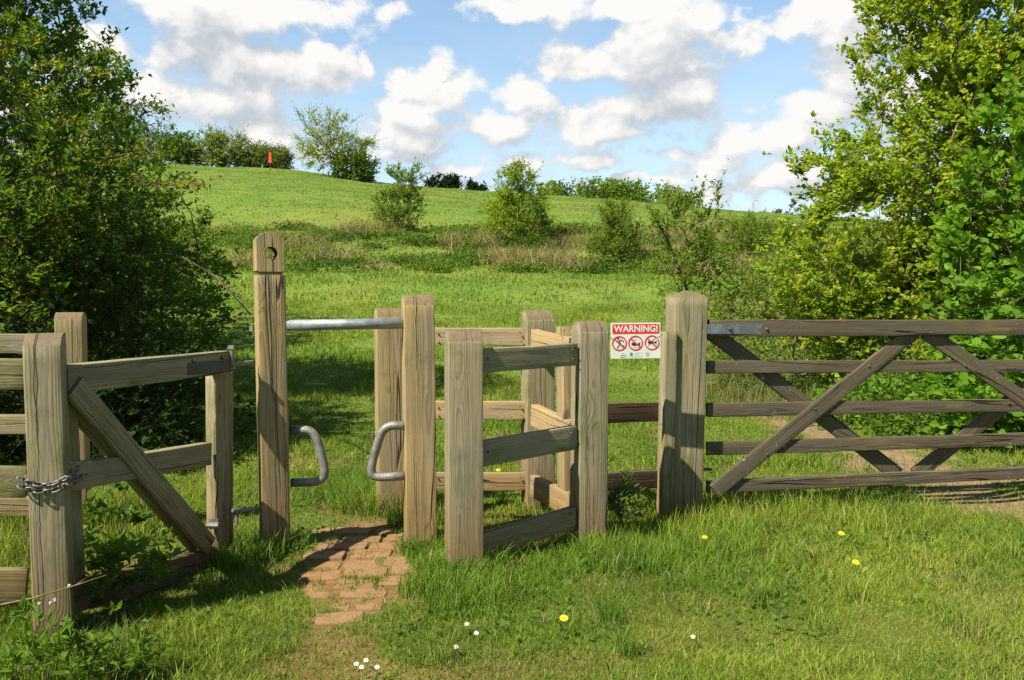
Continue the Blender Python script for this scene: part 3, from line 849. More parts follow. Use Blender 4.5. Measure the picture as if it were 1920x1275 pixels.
# --- warning sign
def make_sign():
    C0 = P(1191.5, 638.5, 5.12)
    w, h = .302, .215
    s = thing('warning_sign', 'white warning sign with red banner and three crossed-out pictograms beside the slip post', 'sign', C0)
    s.rotation_euler = (0, -math.radians(.5), math.radians(3))
    white = flat_mat('sign_white', (.62, .64, .60), .4, .05); red = flat_mat('sign_red', (.60, .025, .03), .4, .05)
    black = flat_mat('sign_black', (.02, .02, .02), .5); green = flat_mat('sign_green', (.03, .30, .20), .5); pale = flat_mat('sign_pale_ink', (.35, .44, .42), .5)
    mb = MB(); mb.box((0,0,0), (w, .004, h)); mb.build('panel', white, s)
    def X(px): return (px-1191.5)/94*w
    def Z(py): return -(py-638.5)/67.5*h
    def poly(pts, y, mat, name, th=.0012):
        v = [(X(a), y, Z(b)) for a, b in pts]; v2 = [(q[0], y+th, q[2]) for q in v]; n = len(v)
        m = MB(); m.add(v+v2, [tuple(range(n)), tuple(range(2*n-1, n-1, -1))]+[(k, n+k, n+(k+1) % n, (k+1) % n) for k in range(n)])
        return m.build(name, mat, s)
    def strokes(lines, y, mat, name, width):
        m = MB()
        for (a, b, c, d) in lines:
            A = Vector((X(a), 0, Z(b))); B = Vector((X(c), 0, Z(d))); dd = (B-A); l = dd.length; dd.normalize()
            n_ = Vector((dd.z, 0, -dd.x))*width/2
            y1 = y; v = [A+n_, B+n_, B-n_, A-n_]
            v = [Vector((q.x, y1, q.z)) for q in v]; v2 = [q+Vector((0, .0012, 0)) for q in v]
            m.add(v+v2, [(0,1,2,3),(7,6,5,4),(0,4,5,1),(1,5,6,2),(2,6,7,3),(3,7,4,0)])
        return m.build(name, mat, s)
    # banner with rounded corners
    bx0, bx1, by0, by1, r = 1148, 1236.5, 607.5, 625.5, 2.5
    pts = []
    for cx, cy, a0 in ((bx1-r, by1-r, 0), (bx0+r, by1-r, 90), (bx0+r, by0+r, 180), (bx1-r, by0+r, 270)):
        for k in range(4):
            a = math.radians(a0+k*30); pts.append((cx+r*math.cos(a), cy+r*math.sin(a)))
    poly(pts, -.0034, red, 'banner')
    def text(body, size, x, z, mat, name, bold=.0, xs=1):
        cu = bpy.data.curves.new(name, 'FONT'); cu.body = body; cu.size = size; cu.offset = bold
        cu.align_x = 'CENTER'; cu.align_y = 'CENTER'; cu.extrude = .0004
        to = bpy.data.objects.new(name, cu); COL.objects.link(to)
        bpy.context.view_layer.update()
        me = bpy.data.meshes.new_from_object(to.evaluated_get(bpy.context.evaluated_depsgraph_get()))
        bpy.data.objects.remove(to)
        me.materials.clear(); me.materials.append(mat)
        o = bpy.data.objects.new(name, me); COL.objects.link(o); o.parent = s
        o.rotation_euler = (math.pi/2, 0, 0); o.location = (x, -.0042, z); o.scale = (xs, 1, 1)
        return o
    text('WARNING!', .053, X(1192.5), Z(616.6), white, 'lettering', .0014, .98)
    for i, cx in enumerate((1161, 1191.5, 1222.5)):
        cy = 643.5-.4*i; R1, R0 = 14, 11.8
        m = MB(); N = 40
        vs = [];
        for rr in (R1, R0):
            for k in range(N):
                a = 2*math.pi*k/N; vs.append((X(cx+rr*math.cos(a)), -.0042, Z(cy+rr*math.sin(a))))
        vs += [(v[0], -.0021, v[2]) for v in vs]
        fs = []
        for k in range(N):
            k2 = (k+1) % N
            fs += [(k, k2, N+k2, N+k), (2*N+k2, 2*N+k, k, k2)]
        m.add(vs, fs); m.build('prohibition_ring', red, s)
        strokes([(cx-9.2, cy-8.6, cx+9.0, cy+8.8)], -.0050, red, 'prohibition_bar', .0068)
        if i == 0:
            strokes([(cx-1, cy-4, cx+3, cy+1), (cx-1, cy-5, cx+5, cy-6), (cx+5, cy-6, cx+8.5, cy-2), (cx+2, cy-1, cx-4, cy+9.5), (cx+2, cy+1, cx+5, cy+4), (cx+5, cy+4, cx+9, cy+5), (cx-1, cy-4, cx-5, cy-2)], -.0030, black, 'pictogram', .0060)
            poly([(cx-2.5+2*math.cos(a), cy-9+2*math.sin(a)) for a in [2*math.pi*k/12 for k in range(12)]], -.0032, black, 'pictogram')
        else:
            oy = 2 if i == 1 else -.5
            pts = []
            for k in range(18):
                a = 2*math.pi*k/18; pts.append((cx-1.5+6.5*math.cos(a), cy+oy+3.4*math.sin(a)*(1 if math.cos(a) < .3 else .55)))
            poly(pts, -.0032, black, 'pictogram')
            poly([(cx+4, cy+oy), (cx+9, cy+oy-4), (cx+8, cy+oy), (cx+9, cy+oy+4.5)], -.0033, black, 'pictogram')
            if i == 1:
                strokes([(cx-4+2*k, cy-8, cx-4+2*k, cy-4.2) for k in range(4)], -.0030, pale, 'pictogram', .0022)
                strokes([(cx-6, cy+8, cx+4, cy+8.2)], -.0030, pale, 'pictogram', .0018)
            else:
                strokes([(cx+2, cy-4, cx+8, cy-10), (cx+2, cy-4, cx-1, cy-3)], -.0030, black, 'pictogram', .0032)
                strokes([(cx-4, cy+3, cx-7.5, cy+6)], -.0030, black, 'pictogram', .0032)
    poly([(1183.5+3*math.cos(a), 664+3.4*math.sin(a)) for a in [2*math.pi*k/16 for k in range(16)]], -.0030, green, 'logo')
    poly([(1214+4*math.cos(a), 664+4.6*math.sin(a)) for a in [2*math.pi*k/16 for k in range(16)]], -.0030, pale, 'logo')
    strokes([(1189, 662, 1205, 661.6), (1189, 665.5, 1197, 665.3), (1177, 669, 1205, 668.6)], -.0030, pale, 'small_print', .0022)
    strokes([(1163, 666.5, 1173, 666.2), (1162.5, 670, 1173, 669.6)], -.0030, flat_mat('sign_grey_ink', (.16, .17, .17)), 'small_print', .0032)
    strokes([(1165.5, 664, 1168, 661), (1168, 661, 1171.5, 664.5)], -.0030, pale, 'logo', .0020)
    # wire ties to the posts on either side
    m = MB(); m.tube([(X(1147.5), -.004, Z(634)), (X(1143), .0, Z(632)), (X(1136), .02, Z(629))], .0018, 6); m.build('wire_tie', M_STRAP, s); m = MB()
    m.tube([(X(1234.5), -.004, Z(632)), (X(1240), .0, Z(629)), (X(1246), .05, Z(628))], .0018, 6)
    m.build('wire_tie', M_STRAP, s)
make_sign()

# ------------------------------------------------------------------ paving
M_PAVE, t, out = new_mat('red_brown_pavers')
geo = t.node('ShaderNodeNewGeometry'); pos = geo.outputs['Position']; rp = geo.outputs['Random Per Island']
n1 = t.noise(pos, 9, 5, .65); n2 = t.noise(pos, 60, 4, .7)
c = t.mix(t.ramp(n1, .3, .7), (.37, .215, .10), (.27, .15, .068))
c = t.mix(t.ramp(rp, 0, 1, 0, .35, False), c, (.34, .235, .14))
c = t.mix(t.ramp(n2, .55, .72, 0, .6), c, (.13, .068, .036))
c = t.mix(t.ramp(t.noise(pos, 4.5, 5, .7), .52, .66, 0, .5), c, (.27, .17, .085))
principled(t, out, c, .9, normal=bump(t, t.math('ADD', n2, t.math('MULTIPLY', n1, 2)), .004), spec=.15)
def paving():
    mb = MB(); rs = random.Random(5)
    y = 3.70; row = 0
    while y < 5.25:
        rh = .150+rs.uniform(-.012, .012)
        cx = np.interp(y, [3.7, 4.0, 4.5, 5.3], [-.80, -.78, -.83, -1.05]); wd = np.interp(y, [3.7, 3.95, 4.4, 4.9, 5.3], [.20, .40, .60, .56, .42])
        x = cx-wd/2
        while x < cx+wd/2-.04:
            ww_ = rs.choice([.21, .24, .24, .14]); ww_ = min(ww_, cx+wd/2-x+.03)
            th = .12-.2*(y-4.2)+rs.uniform(-.09, .09)
            M = Matrix.Translation((x+ww_/2+rs.uniform(-.012, .012), y+rh/2+(x-cx)*.12+rs.uniform(-.012, .012), -.004+tz(x, y)+rs.uniform(-.006, .003))) @ Matrix.Rotation(th*.6, 4, 'Z') @ Matrix.Rotation(rs.uniform(-.03, .03), 4, 'X') @ Matrix.Rotation(rs.uniform(-.03, .03), 4, 'Y')
            a, b = ww_/2-.006, rh/2-.006
            nn_ = 7; vs = []; 
            ring0 = []
            N = 20
            for lvl, (s, z) in enumerate(((1.0, -.04), (1.0, -.003), (.96, .003), (.6, .004), (.0, .004))):
                for k in range(N):
                    an = 2*math.pi*k/N+.16; cxx, sy = math.cos(an), math.sin(an)
                    q = max(abs(cxx), abs(sy)); u, v_ = cxx/q, sy/q
                    rr = 1-.05*(abs(u*v_))
                    jit = 1+.025*mn.noise(Vector((x*9+u*2, y*9+v_*2, 0)))
                    vs.append(M @ Vector((a*u*rr*s*jit, b*v_*rr*s*jit, z+.002*mn.noise(Vector((x*20+u*s*2, y*20+v_*s*2, 3))))))
            fs = [(l*N+k, l*N+(k+1) % N, (l+1)*N+(k+1) % N, (l+1)*N+k) for l in range(4) for k in range(N)]
            mb.add(vs, fs)
            x += ww_+.006
        y += rh+.004; row += 1
    o = mb.build('paved_path', M_PAVE, None, False); tag(o, kind='structure')
paving()

# ------------------------------------------------------------------ grass
POSTXY = [(v[0].x, v[0].y, v[2]) for v in POSTS.values()]+[(Bm.x, Bm.y, ww)]
def blades(pos, h, wd, lean, col, tipcol=None, seg2=True):
    n = len(pos); yaw = RNG.uniform(0, 2*np.pi, n); ld = RNG.uniform(0, 2*np.pi, n)
    s = np.stack([np.cos(yaw), np.sin(yaw), np.zeros(n)], 1)*wd[:, None]*.5
    d = np.stack([np.cos(ld), np.sin(ld), np.zeros(n)], 1)*(lean*h)[:, None]
    up = np.zeros((n, 3)); up[:, 2] = 1
    hz = h*np.sqrt(np.clip(1-(lean*.75)**2, .08, 1))
    b0 = pos-s; b1 = pos+s
    mid = pos+d*.30+up*(hz*.58)[:, None]; m0 = mid-s*.75; m1 = mid+s*.75
    tip = pos+d+up*hz[:, None]
    V = np.stack([b0, b1, m1, m0, tip], 1).reshape(-1, 3)
    i = np.arange(n)*5
    q = np.stack([i, i+1, i+2, i+3], 1); tr = np.stack([i+3, i+2, i+4], 1)
    tipcol = col if tipcol is None else tipcol
    C = np.stack([col, col, col, col, tipcol], 1).reshape(-1, 3)
    return V, q, tr, C
def join(parts):
    Vs, Qs, Ts, Cs = [], [], [], []; o = 0
    for V, q, tr, C in parts:
        Vs.append(V); Qs.append(q+o); Ts.append(tr+o); Cs.append(C); o += len(V)
    return np.concatenate(Vs), [np.concatenate(Qs), np.concatenate(Ts)], np.concatenate(Cs)
def grass_color(x, y, n):
    g1_ = fbm(x, y, .9, 3, 61); g2_ = fbm(x, y, 3.1, 2, 62)
    a = np.array([.170, .300, .028]); b = np.array([.30, .395, .050]); c = np.array([.078, .180, .026]); st_ = np.array([.42, .35, .17])
    t1 = np.clip((g1_-.35)*3.2+RNG.normal(0, .25, n), 0, 1)[:, None]
    col = a*(1-t1)+b*t1
    t2 = np.clip((g2_-.57)*2.5+RNG.normal(0, .25, n), 0, 1)[:, None]*.7
    col = col*(1-t2)+c*t2
    col = col*(1-.25*np.clip((y-30)/30, 0, 1)[:, None])+np.array([.19, .235, .07])*.25*np.clip((y-30)/30, 0, 1)[:, None]
    t3 = np.clip((fbm(x, y*.5, .11, 3, 64)-.52)*6, 0, 1)[:, None]*np.clip((y-20)/20, 0, 1)[:, None]*.5
    col = col*(1-t3)+np.array([.27, .28, .06])*t3
    dry = (RNG.random(n) < (.03+.14*np.clip((fbm(x, y, 1.7, 3, 63)-.54)*5, 0, 1)))[:, None]
    col = np.where(dry, st_*RNG.uniform(.6, 1.1, (n, 1)), col)
    return col*np.exp(RNG.normal(0, 1, n)*np.where(y > 20, .10, .24))[:, None]
def scatter(y0, y1, n, power=1.0, margin=1.25, xl=None):
    # density even in the ground plane inside a widened view wedge
    y = np.sqrt(RNG.uniform(y0**2, y1**2, n)) if power == 1 else y0+(y1-y0)*RNG.random(n)**power
    x = RNG.uniform(-1, 1, n)*(y*.60*margin+(1.1 if y1 < 13 else 0))
    return x, y
parts = []
def add_grass(x, y, hscale, wmin, lean=.5, keepsoil=True, hmul=None, shortgrass=1):
    sl = soil(x, y)
    keep = RNG.random(len(x)) > sl*.93
    inpave = (y > 3.68) & (y < 5.28) & (np.abs(x-np.interp(y, [3.7, 4.0, 4.5, 5.3], [-.80, -.78, -.83, -1.05])) < np.interp(y, [3.7, 3.95, 4.4, 4.9, 5.3], [.08, .18, .28, .26, .18]))
    keep &= ~(inpave & (RNG.random(len(x)) < .955))
    for (pxx, pyy, pw) in POSTXY:
        keep &= ~((np.abs(x-pxx) < pw*.5) & (np.abs(y-pyy) < pw*.5))
    x, y = x[keep], y[keep]; n = len(x)
    z = terrain(x, y)-.006
    lush = fbm(x, y, 1.1, 3, 71)
    h = hscale*(.35+2.4*np.clip(lush-.33, 0, .6))*RNG.lognormal(0, .35, n)
    near = np.zeros(n)
    for (pxx, pyy, pw) in POSTXY:
        dd = np.hypot(x-pxx, y-pyy); near = np.maximum(near, np.clip(1.25-dd/(pw*.75+.10), 0, 1))
    h = h*(1+1.1*near); h = np.minimum(h, .2)
    wd = wmin*RNG.uniform(.7, 1.4, n)*(1+.5*near)
    ln = np.clip(RNG.normal(lean, .22, n), .05, .95)
    col = grass_color(x, y, n)
    parts.append(blades(np.stack([x, y, z], 1), h, wd, ln, col, col*np.array([1.15, 1.1, 1.0])))
x, y = scatter(2.0, 4.2, 390000); add_grass(x, y, .036, .0031, .62)
x, y = scatter(4.2, 7.0, 330000); add_grass(x, y, .043, .0041, .6)
x, y = scatter(7.0, 12., 230000); add_grass(x, y, .062, .0072)
x, y = scatter(12., 22., 150000); add_grass(x, y, .08, .013)
x, y = scatter(22., 42., 80000, margin=1.1); add_grass(x, y, .12, .026)
x, y = scatter(42., 118., 150000, margin=1.05); add_grass(x, y, .10, .045, .8)
# tufts: long blades in clumps around posts and here and there
def tufts(cx, cy, rad, n, h, w=.0048, lean=.42, tint=(1,1,1)):
    a = RNG.uniform(0, 2*np.pi, n); r = rad*np.sqrt(RNG.random(n))
    x = cx+r*np.cos(a); y = cy+r*np.sin(a); z = terrain(x, y)-.01
    hh = h*RNG.uniform(.45, 1.15, n); col = grass_color(x, y, n)*np.array(tint)
    parts.append(blades(np.stack([x, y, z], 1), hh, np.full(n, w)*RNG.uniform(.7, 1.3, n), np.clip(RNG.normal(lean, .2, n), .05, .9), col, col*1.15))
for k, (pxx, pyy, pw) in enumerate(POSTXY):
    for j in range(7):
        a = RNG.uniform(0, 6.28); tufts(pxx+math.cos(a)*(pw*.62+.04), pyy+math.sin(a)*(pw*.62+.03), .07, 50, .11)
tufts(-.95, 5.9, .35, 1500, .22); tufts(-.62, 5.45, .2, 600, .2); tufts(-.25, 4.1, .22, 650, .14); tufts(-.42, 4.1, .14, 260, .13); tufts(-.12, 4.0, .3, 400, .10)
tufts(.15, 4.55, .3, 500, .08); tufts(.62, 4.55, .25, 900, .15); tufts(1.15, 4.9, .35, 1200, .17); tufts(-1.45, 4.6, .2, 500, .17); tufts(.5, 5.1, .35, 900, .2)
for j in range(70):
    yy_ = RNG.uniform(3.72, 5.25); xx_ = np.interp(yy_, [3.7, 4.0, 4.5, 5.3], [-.80, -.78, -.83, -1.05])+RNG.uniform(-.33, .33)
    tufts(xx_, yy_, .035, 26, RNG.uniform(.02, .05), .0035)
tufts(-2.2, 3.15, .5, 1200, .15); tufts(-1.4, 3.3, .35, 600, .12); tufts(1.5, 5.6, .5, 1200, .2); tufts(2.4, 5.5, .5, 900, .17); tufts(-2.6, 5, .6, 1800, .25)
for j in range(230):
    yy_ = RNG.uniform(2.8, 9); xx_ = RNG.uniform(-.62, .62)*yy_
    if soil(np.array([xx_]), np.array([yy_]))[0] > .3 or abs(xx_+.85) < .35: continue
    tufts(xx_, yy_, RNG.uniform(.04, .12), 60, RNG.uniform(.07, .17), tint=(1.1, 1.0, 1.2) if j % 3 else (.7, .8, .9))
V, Fc, C = join(parts)
g_o = np_mesh('grass', V, Fc, M_GRASS, col=C); tag(g_o, kind='stuff', label='green meadow grass growing over the field and around the posts')
print('grass verts', len(V))

# broad-leaved weeds between the grass
def leaf_mesh(pos, ax, nr, size, asp, col, fold=.18, tipc=None):
    n = len(pos)
    ax = ax/np.linalg.norm(ax, axis=1, keepdims=True)
    sd = np.cross(ax, nr); sd /= np.maximum(np.linalg.norm(sd, axis=1, keepdims=True), 1e-6); nr = np.cross(sd, ax)
    L_ = size[:, None]; w = (size*asp)[:, None]*.5
    base = pos; l1 = pos+ax*L_*.32+sd*w*.9+nr*w*fold*2; r1 = pos+ax*L_*.32-sd*w*.9+nr*w*fold*2
    l2 = pos+ax*L_*.68+sd*w*.75+nr*w*fold; r2 = pos+ax*L_*.68-sd*w*.75+nr*w*fold
    tip = pos+ax*L_-nr*L_*.12
    V = np.stack([base, l1, l2, tip, r2, r1], 1).reshape(-1, 3)
    i = np.arange(n)*6
    q = np.concatenate([np.stack([i, i+3, i+2, i+1], 1), np.stack([i, i+5, i+4, i+3], 1)])
    C = np.repeat(col, 6, axis=0)
    return V, q, C
def rand_unit(n):
    v = RNG.normal(size=(n, 3)); return v/np.linalg.norm(v, axis=1, keepdims=True)
def weeds():
    n = 16000; x, y = scatter(2.6, 8, n); sl = soil(x, y)
    cl = fbm(x, y, 1.6, 3, 90)
    keep = (RNG.random(n) > sl) & (cl > .50) & (np.abs(x+.85) > .3)
    x, y = x[keep], y[keep]; n = len(x)
    pos = np.stack([x, y, terrain(x, y)+RNG.uniform(.005, .04, n)], 1)
    ax = rand_unit(n); ax[:, 2] = np.abs(ax[:, 2])*.5+.1
    nr = rand_unit(n)*.5; nr[:, 2] += 1
    col = np.array([.13, .25, .04])*RNG.uniform(.7, 1.5, (n, 1))
    V, q, C = leaf_mesh(pos, ax, nr, RNG.uniform(.018, .045, n), np.full(n, .6), col)
    o = np_mesh('low_weeds', V, [q], M_LEAF, col=C); tag(o, kind='stuff', label='small broad leaved weeds mixed into the near grass')
weeds()

# ------------------------------------------------------------------ trees and shrubs
def sample_crown(ells, n, surf=.35):
    """points inside a union of ellipsoids (cx,cy,cz,rx,ry,rz), biased to the shell"""
    vol = np.array([e[3]*e[4]*e[5] for e in ells]); vol = vol**.8; vol /= vol.sum()
    k = RNG.choice(len(ells), n, p=vol); E = np.array(ells)[k]
    u = rand_unit(n); r = RNG.random(n)**(surf)
    p = u*r[:, None]*E[:, 3:6]+E[:, :3]
    q = p*1.3
    bump_ = 1+.0
    return p
def skeleton(root, pts, bias=.25):
    root = np.array(root, float)
    P_ = [root]; order = np.argsort(np.linalg.norm(pts-root, axis=1)); pts = pts[order]
    N = len(pts)+1
    A = np.zeros((N, 3)); A[0] = root; par = np.full(N, -1); pl = np.zeros(N)
    for i in range(1, N):
        d = np.linalg.norm(A[:i]-pts[i-1], axis=1); c = d+bias*pl[:i]
        j = int(np.argmin(c)); A[i] = pts[i-1]; par[i] = j; pl[i] = pl[j]+d[j]
    return A, par
def branch_mesh(A, par, rtip, extra=None, rmax=.12, sides=5, power=2.3):
    N = len(A); acc = np.zeros(N); nch = np.zeros(N, int)
    for i in range(N-1, 0, -1):
        if nch[i] == 0: acc[i] = rtip**power
        acc[par[i]] += acc[i]; nch[par[i]] += 1
    R = np.minimum(acc**(1/power), rmax); R[0] = min(R[0], rmax)
    idx = np.arange(1, N); p0 = A[par[idx]]; p1 = A[idx]; r1 = R[idx]; r0 = np.minimum(R[par[idx]], r1*1.6)
    # bow each edge through a midpoint
    mid = (p0+p1)/2+RNG.normal(0, .06, (len(idx), 3))*np.linalg.norm(p1-p0, axis=1, keepdims=True)
    S = [(p0, mid, r0, (r0+r1)/2), (mid, p1, (r0+r1)/2, r1)]
    if extra is not None: S += extra
    Vs, Fs = [], []; o = 0
    for a, b, ra, rb in S:
        n = len(a); d = b-a; d /= np.maximum(np.linalg.norm(d, axis=1, keepdims=True), 1e-6)
        ref = np.where(np.abs(d[:, 2:3]) > .9, np.array([[1., 0, 0]]), np.array([[0, 0, 1.]]))
        u = np.cross(d, ref); u /= np.linalg.norm(u, axis=1, keepdims=True); v = np.cross(d, u)
        s = sides if (o == 0 or len(S) < 3 or a is mid) else 3
        V = []
        for (c, r) in ((a, ra), (b, rb)):
            for k in range(s):
                an = 2*np.pi*k/s; V.append(c+(u*np.cos(an)+v*np.sin(an))*r[:, None])
        V = np.stack(V, 1).reshape(-1, 3); i = np.arange(n)*2*s+o
        for k in range(s):
            k2 = (k+1) % s; Fs.append(np.stack([i+k, i+k2, i+s+k2, i+s+k], 1))
        Vs.append(V); o += len(V)
    return np.concatenate(Vs), [np.concatenate(Fs)], R, nch

def make_tree(name, label, cat, root, ells, n_nodes=600, twigs=6, leaves=8, leaf=.04, tw_len=.25, cols=((.09,.17,.02),(.14,.23,.03)),
              tipcol=None, tipfrac=0, group=None, bark_m=None, rtip=.003, rmax=.1, trunk_h=0, asp=.55, up=.5, inner=.5, leafpart='crown', branchpart='branches', shell=.35, droop=0., seed=None, clump=.0, stems=1, zmin=None):
    global RNG
    if seed is not None: RNG = np.random.default_rng(seed)
    root = Vector(root)
    T_ = thing(name, label, cat, root, group)
    pts = sample_crown(ells, n_nodes, shell)
    pts = pts[pts[:, 2] > terrain(pts[:, 0], pts[:, 1])+.05]
    if clump > 0:   # leave gaps: drop points in noise hollows
        nn_ = np.array([mn.noise(Vector(p)*clump) for p in pts]); pts = pts[nn_ > -.22]
    rt = np.array(root)
    if trunk_h > 0:
        tr = np.array([rt+np.array([RNG.normal(0, .02)*trunk_h, RNG.normal(0, .02)*trunk_h, trunk_h*f]) for f in np.linspace(.25, 1, 5)])
        A0, par0 = skeleton(tr[-1], pts)
        # prepend trunk
        A = np.concatenate([[rt], tr[:-1], A0]); k = len(tr); par = np.concatenate([[-1], np.arange(0, k-1), [k-1], par0[1:]+k])
    elif stems > 1:
        sp_ = np.array([rt+np.array([RNG.normal(0, .12), RNG.normal(0, .12), .25]) for _ in range(stems)])
        A, par = skeleton(rt, np.concatenate([sp_, pts]), .45)
    else: A, par = skeleton(rt, pts, .35)
    nch = np.bincount(par[1:], minlength=len(A))
    # twigs
    cen = np.average(np.array([e[:3] for e in ells]), axis=0, weights=[e[3]*e[4]*e[5] for e in ells])
    cand = np.arange(1+(5 if trunk_h > 0 else 0), len(A))
    w = np.where(nch[cand] == 0, 1.0, inner); cnt = RNG.poisson(twigs*w)
    idx = np.repeat(cand, cnt); n = len(idx)
    p0 = A[idx]; od = p0-cen; od /= np.maximum(np.linalg.norm(od, axis=1, keepdims=True), 1e-6)
    bd = p0-A[par[idx]]; bd /= np.maximum(np.linalg.norm(bd, axis=1, keepdims=True), 1e-6)
    d = od*.6+bd*.7+rand_unit(n)*.9; d[:, 2] += up; d /= np.linalg.norm(d, axis=1, keepdims=True)
    ln = tw_len*RNG.uniform(.5, 1.35, n)*np.where(RNG.random(n) < .06, 1.8, 1)
    p1 = p0+d*ln[:, None]; p1[:, 2] -= droop*ln
    tn = max(0, n)
    extra = [(p0, p1, np.full(n, rtip*.7), np.full(n, rtip*.25))]
    V, Fs, R, _ = branch_mesh(A, par, rtip, extra, rmax)
    np_mesh(branchpart, V-rt, Fs, bark_m or M_BARK, T_)
    # leaves
    tl = np.repeat(np.arange(n), leaves); m = len(tl)
    f = RNG.uniform(.1, 1.05, m); pos = p0[tl]+(p1-p0)[tl]*f[:, None]
    sidev = rand_unit(m); sidev[:, 2] = np.abs(sidev[:, 2])*.3-.05
    ax = d[tl]*.55+sidev*.9; ax[:, 2] += up*.2-droop
    pos = pos+RNG.normal(0, leaf*.25, (m, 3))
    nr = rand_unit(m)*.75; nr[:, 2] += 1.0; nr += od[tl]*.35
    c0, c1 = np.array(cols[0]), np.array(cols[1])
    tt = np.clip(RNG.random(n)*.7+RNG.normal(.15, .15, n), 0, 1)[tl][:, None]
    col = (c0*(1-tt)+c1*tt)*RNG.uniform(.8, 1.22, (m, 1))
    if tipcol is not None:
        istip = (RNG.random(n) < tipfrac)[tl] & (f > .45)
        col = np.where(istip[:, None], np.array(tipcol)*RNG.uniform(.8, 1.2, (m, 1)), col)
    sz = leaf*RNG.uniform(.6, 1.3, m)
    V, q, C = leaf_mesh(pos, ax, nr, sz, np.full(m, asp), col)
    np_mesh(leafpart, V-rt, [q], M_LEAF, T_, col=C)
    return T_

def gz(x, y, d=0): return (x, y, tz(x, y)-d)
DG = ((.08, .175, .020), (.19, .32, .034)); YG = ((.24, .40, .026), (.42, .56, .045)); MG = ((.17, .29, .032), (.29, .42, .048))
# left shrubs
make_tree('tall_shrub', 'tall dark green shrub with bronze young leaf tips filling the left edge', 'shrub', gz(-5.2, 7.6),
          [(-5.55, 7.6, 1.9, 2.1, 1.7, 2.4), (-5.25, 7.2, 3.0, .95, .9, 1.2), (-5.6, 7.2, 1.0, 2.0, 1.4, 1.1), (-4.5, 7.3, 2.0, 1.1, .8, .8), (-4.1, 7.5, 1.4, .9, .8, .6)],
          2200, 7, 9, .060, .24, DG, (.42, .40, .06), .14, stems=6, rmax=.05, seed=3, clump=1.2)
make_tree('low_shrub', 'low tangled dark shrub with arching twigs behind the small hand gate', 'shrub', gz(-3.7, 7.9),
          [(-3.75, 7.9, 1.0, .95, 1.0, 1.0), (-3.5, 7.6, 1.5, .7, .6, .7), (-3.3, 7.5, .6, .75, .8, .45), (-4.4, 6.6, .6, 1.0, .8, .7)],
          700, 5, 7, .040, .28, ((.040, .095, .016), (.080, .150, .024)), stems=6, rmax=.03, seed=4, clump=1.5, bark_m=M_BARKD)
make_tree('tall_tree', 'tall broad tree behind the shrubs at the left edge, casting shade on the lawn', 'tree', gz(-6.8, 10.4),
          [(-6.7, 10.4, 3.3, 2.1, 1.9, 2.6), (-6.5, 10.0, 5.3, 1.5, 1.4, 1.3), (-8.0, 10.4, 4.4, 1.8, 1.8, 1.7), (-5.6, 10.8, 1.5, 1.2, 1.4, 1.1), (-5.0, 11.3, 1.2, 1.2, 1.4, 1.0), (-4.6, 9.4, 1.0, 1.0, .9, .9), (-5.9, 9.3, 5.8, 1.7, 1.5, 1.2), (-5.4, 8.5, 6.0, 1.5, 1.1, 1.0)],
          2300, 6, 9, .075, .32, DG, stems=3, rmax=.09, seed=5)
make_tree('shade_tree', 'broad leafy tree standing further back at the left edge behind the tall tree', 'tree', gz(-8.6, 15.8),
          [(-8.4, 15.8, 3.2, 2.4, 2.6, 2.9), (-6.8, 15.4, 2.0, 1.4, 1.5, 1.4)], 500, 6, 7, .10, .42, DG, stems=2, rmax=.09, seed=6)
# right hand side
make_tree('maple_tree', 'large yellow-green tree filling the upper right corner behind the field gate', 'tree', gz(6.4, 10.8),
          [(5.9, 10.6, 4.6, 1.7, 1.4, 1.6), (5.55, 10.5, 5.2, 1.15, 1.0, 1.4), (4.25, 10.3, 2.5, .85, .7, .75), (3.9, 10.4, 1.6, .85, .7, .8), (6.3, 10.8, 6.2, 2.0, 1.6, 1.6), (5.5, 10.3, 2.9, 1.7, 1.3, 1.4), (5.1, 10.2, 1.7, 1.6, 1.2, .9), (4.5, 10.3, 2.2, .95, .8, .8), (4.3, 10.4, 1.3, .8, .8, .6), (6.8, 10.3, 3.2, 1.6, 1.5, 1.9), (6.6, 10.2, 1.4, 1.8, 1.3, 1.2), (5.35, 10.4, 3.9, 1.1, 1.0, 1.1), (5.8, 10.0, 2.2, 1.4, .9, 1.4), (4.4, 10.2, 1.0, .9, .8, .7)],
          3900, 7, 12, .060, .29, YG, (.54, .60, .08), .2, stems=5, rmax=.10, seed=7, clump=1.1, bark_m=M_BARKL, asp=.75, shell=.5)
make_tree('hazel_shrub', 'shrub with large rounded leaves at the right edge in front of the yellow-green tree', 'shrub', gz(5.5, 8.5),
          [(5.55, 8.5, 1.9, 1.15, .9, 1.7), (5.1, 8.2, .9, .9, .7, .8), (4.6, 8.0, .45, .7, .5, .35), (5.6, 8.2, 2.9, .8, .7, .9)],
          560, 5, 7, .088, .30, ((.14, .33, .028), (.26, .47, .04)), stems=6, rmax=.035, seed=8, asp=.85, bark_m=M_BARKL)
make_tree('thicket_bush', 'bush of bare tangled stems and fresh leaves behind the hinge end of the field gate', 'bush', gz(3.45, 11.2),
          [(3.4, 11.2, 1.0, .9, .7, .75), (4.2, 11.0, 1.1, .8, .7, .9), (2.9, 11.4, .7, .4, .4, .4)],
          420, 4, 5, .050, .26, MG, stems=8, rmax=.028, seed=9, bark_m=M_BARKL, inner=.35)
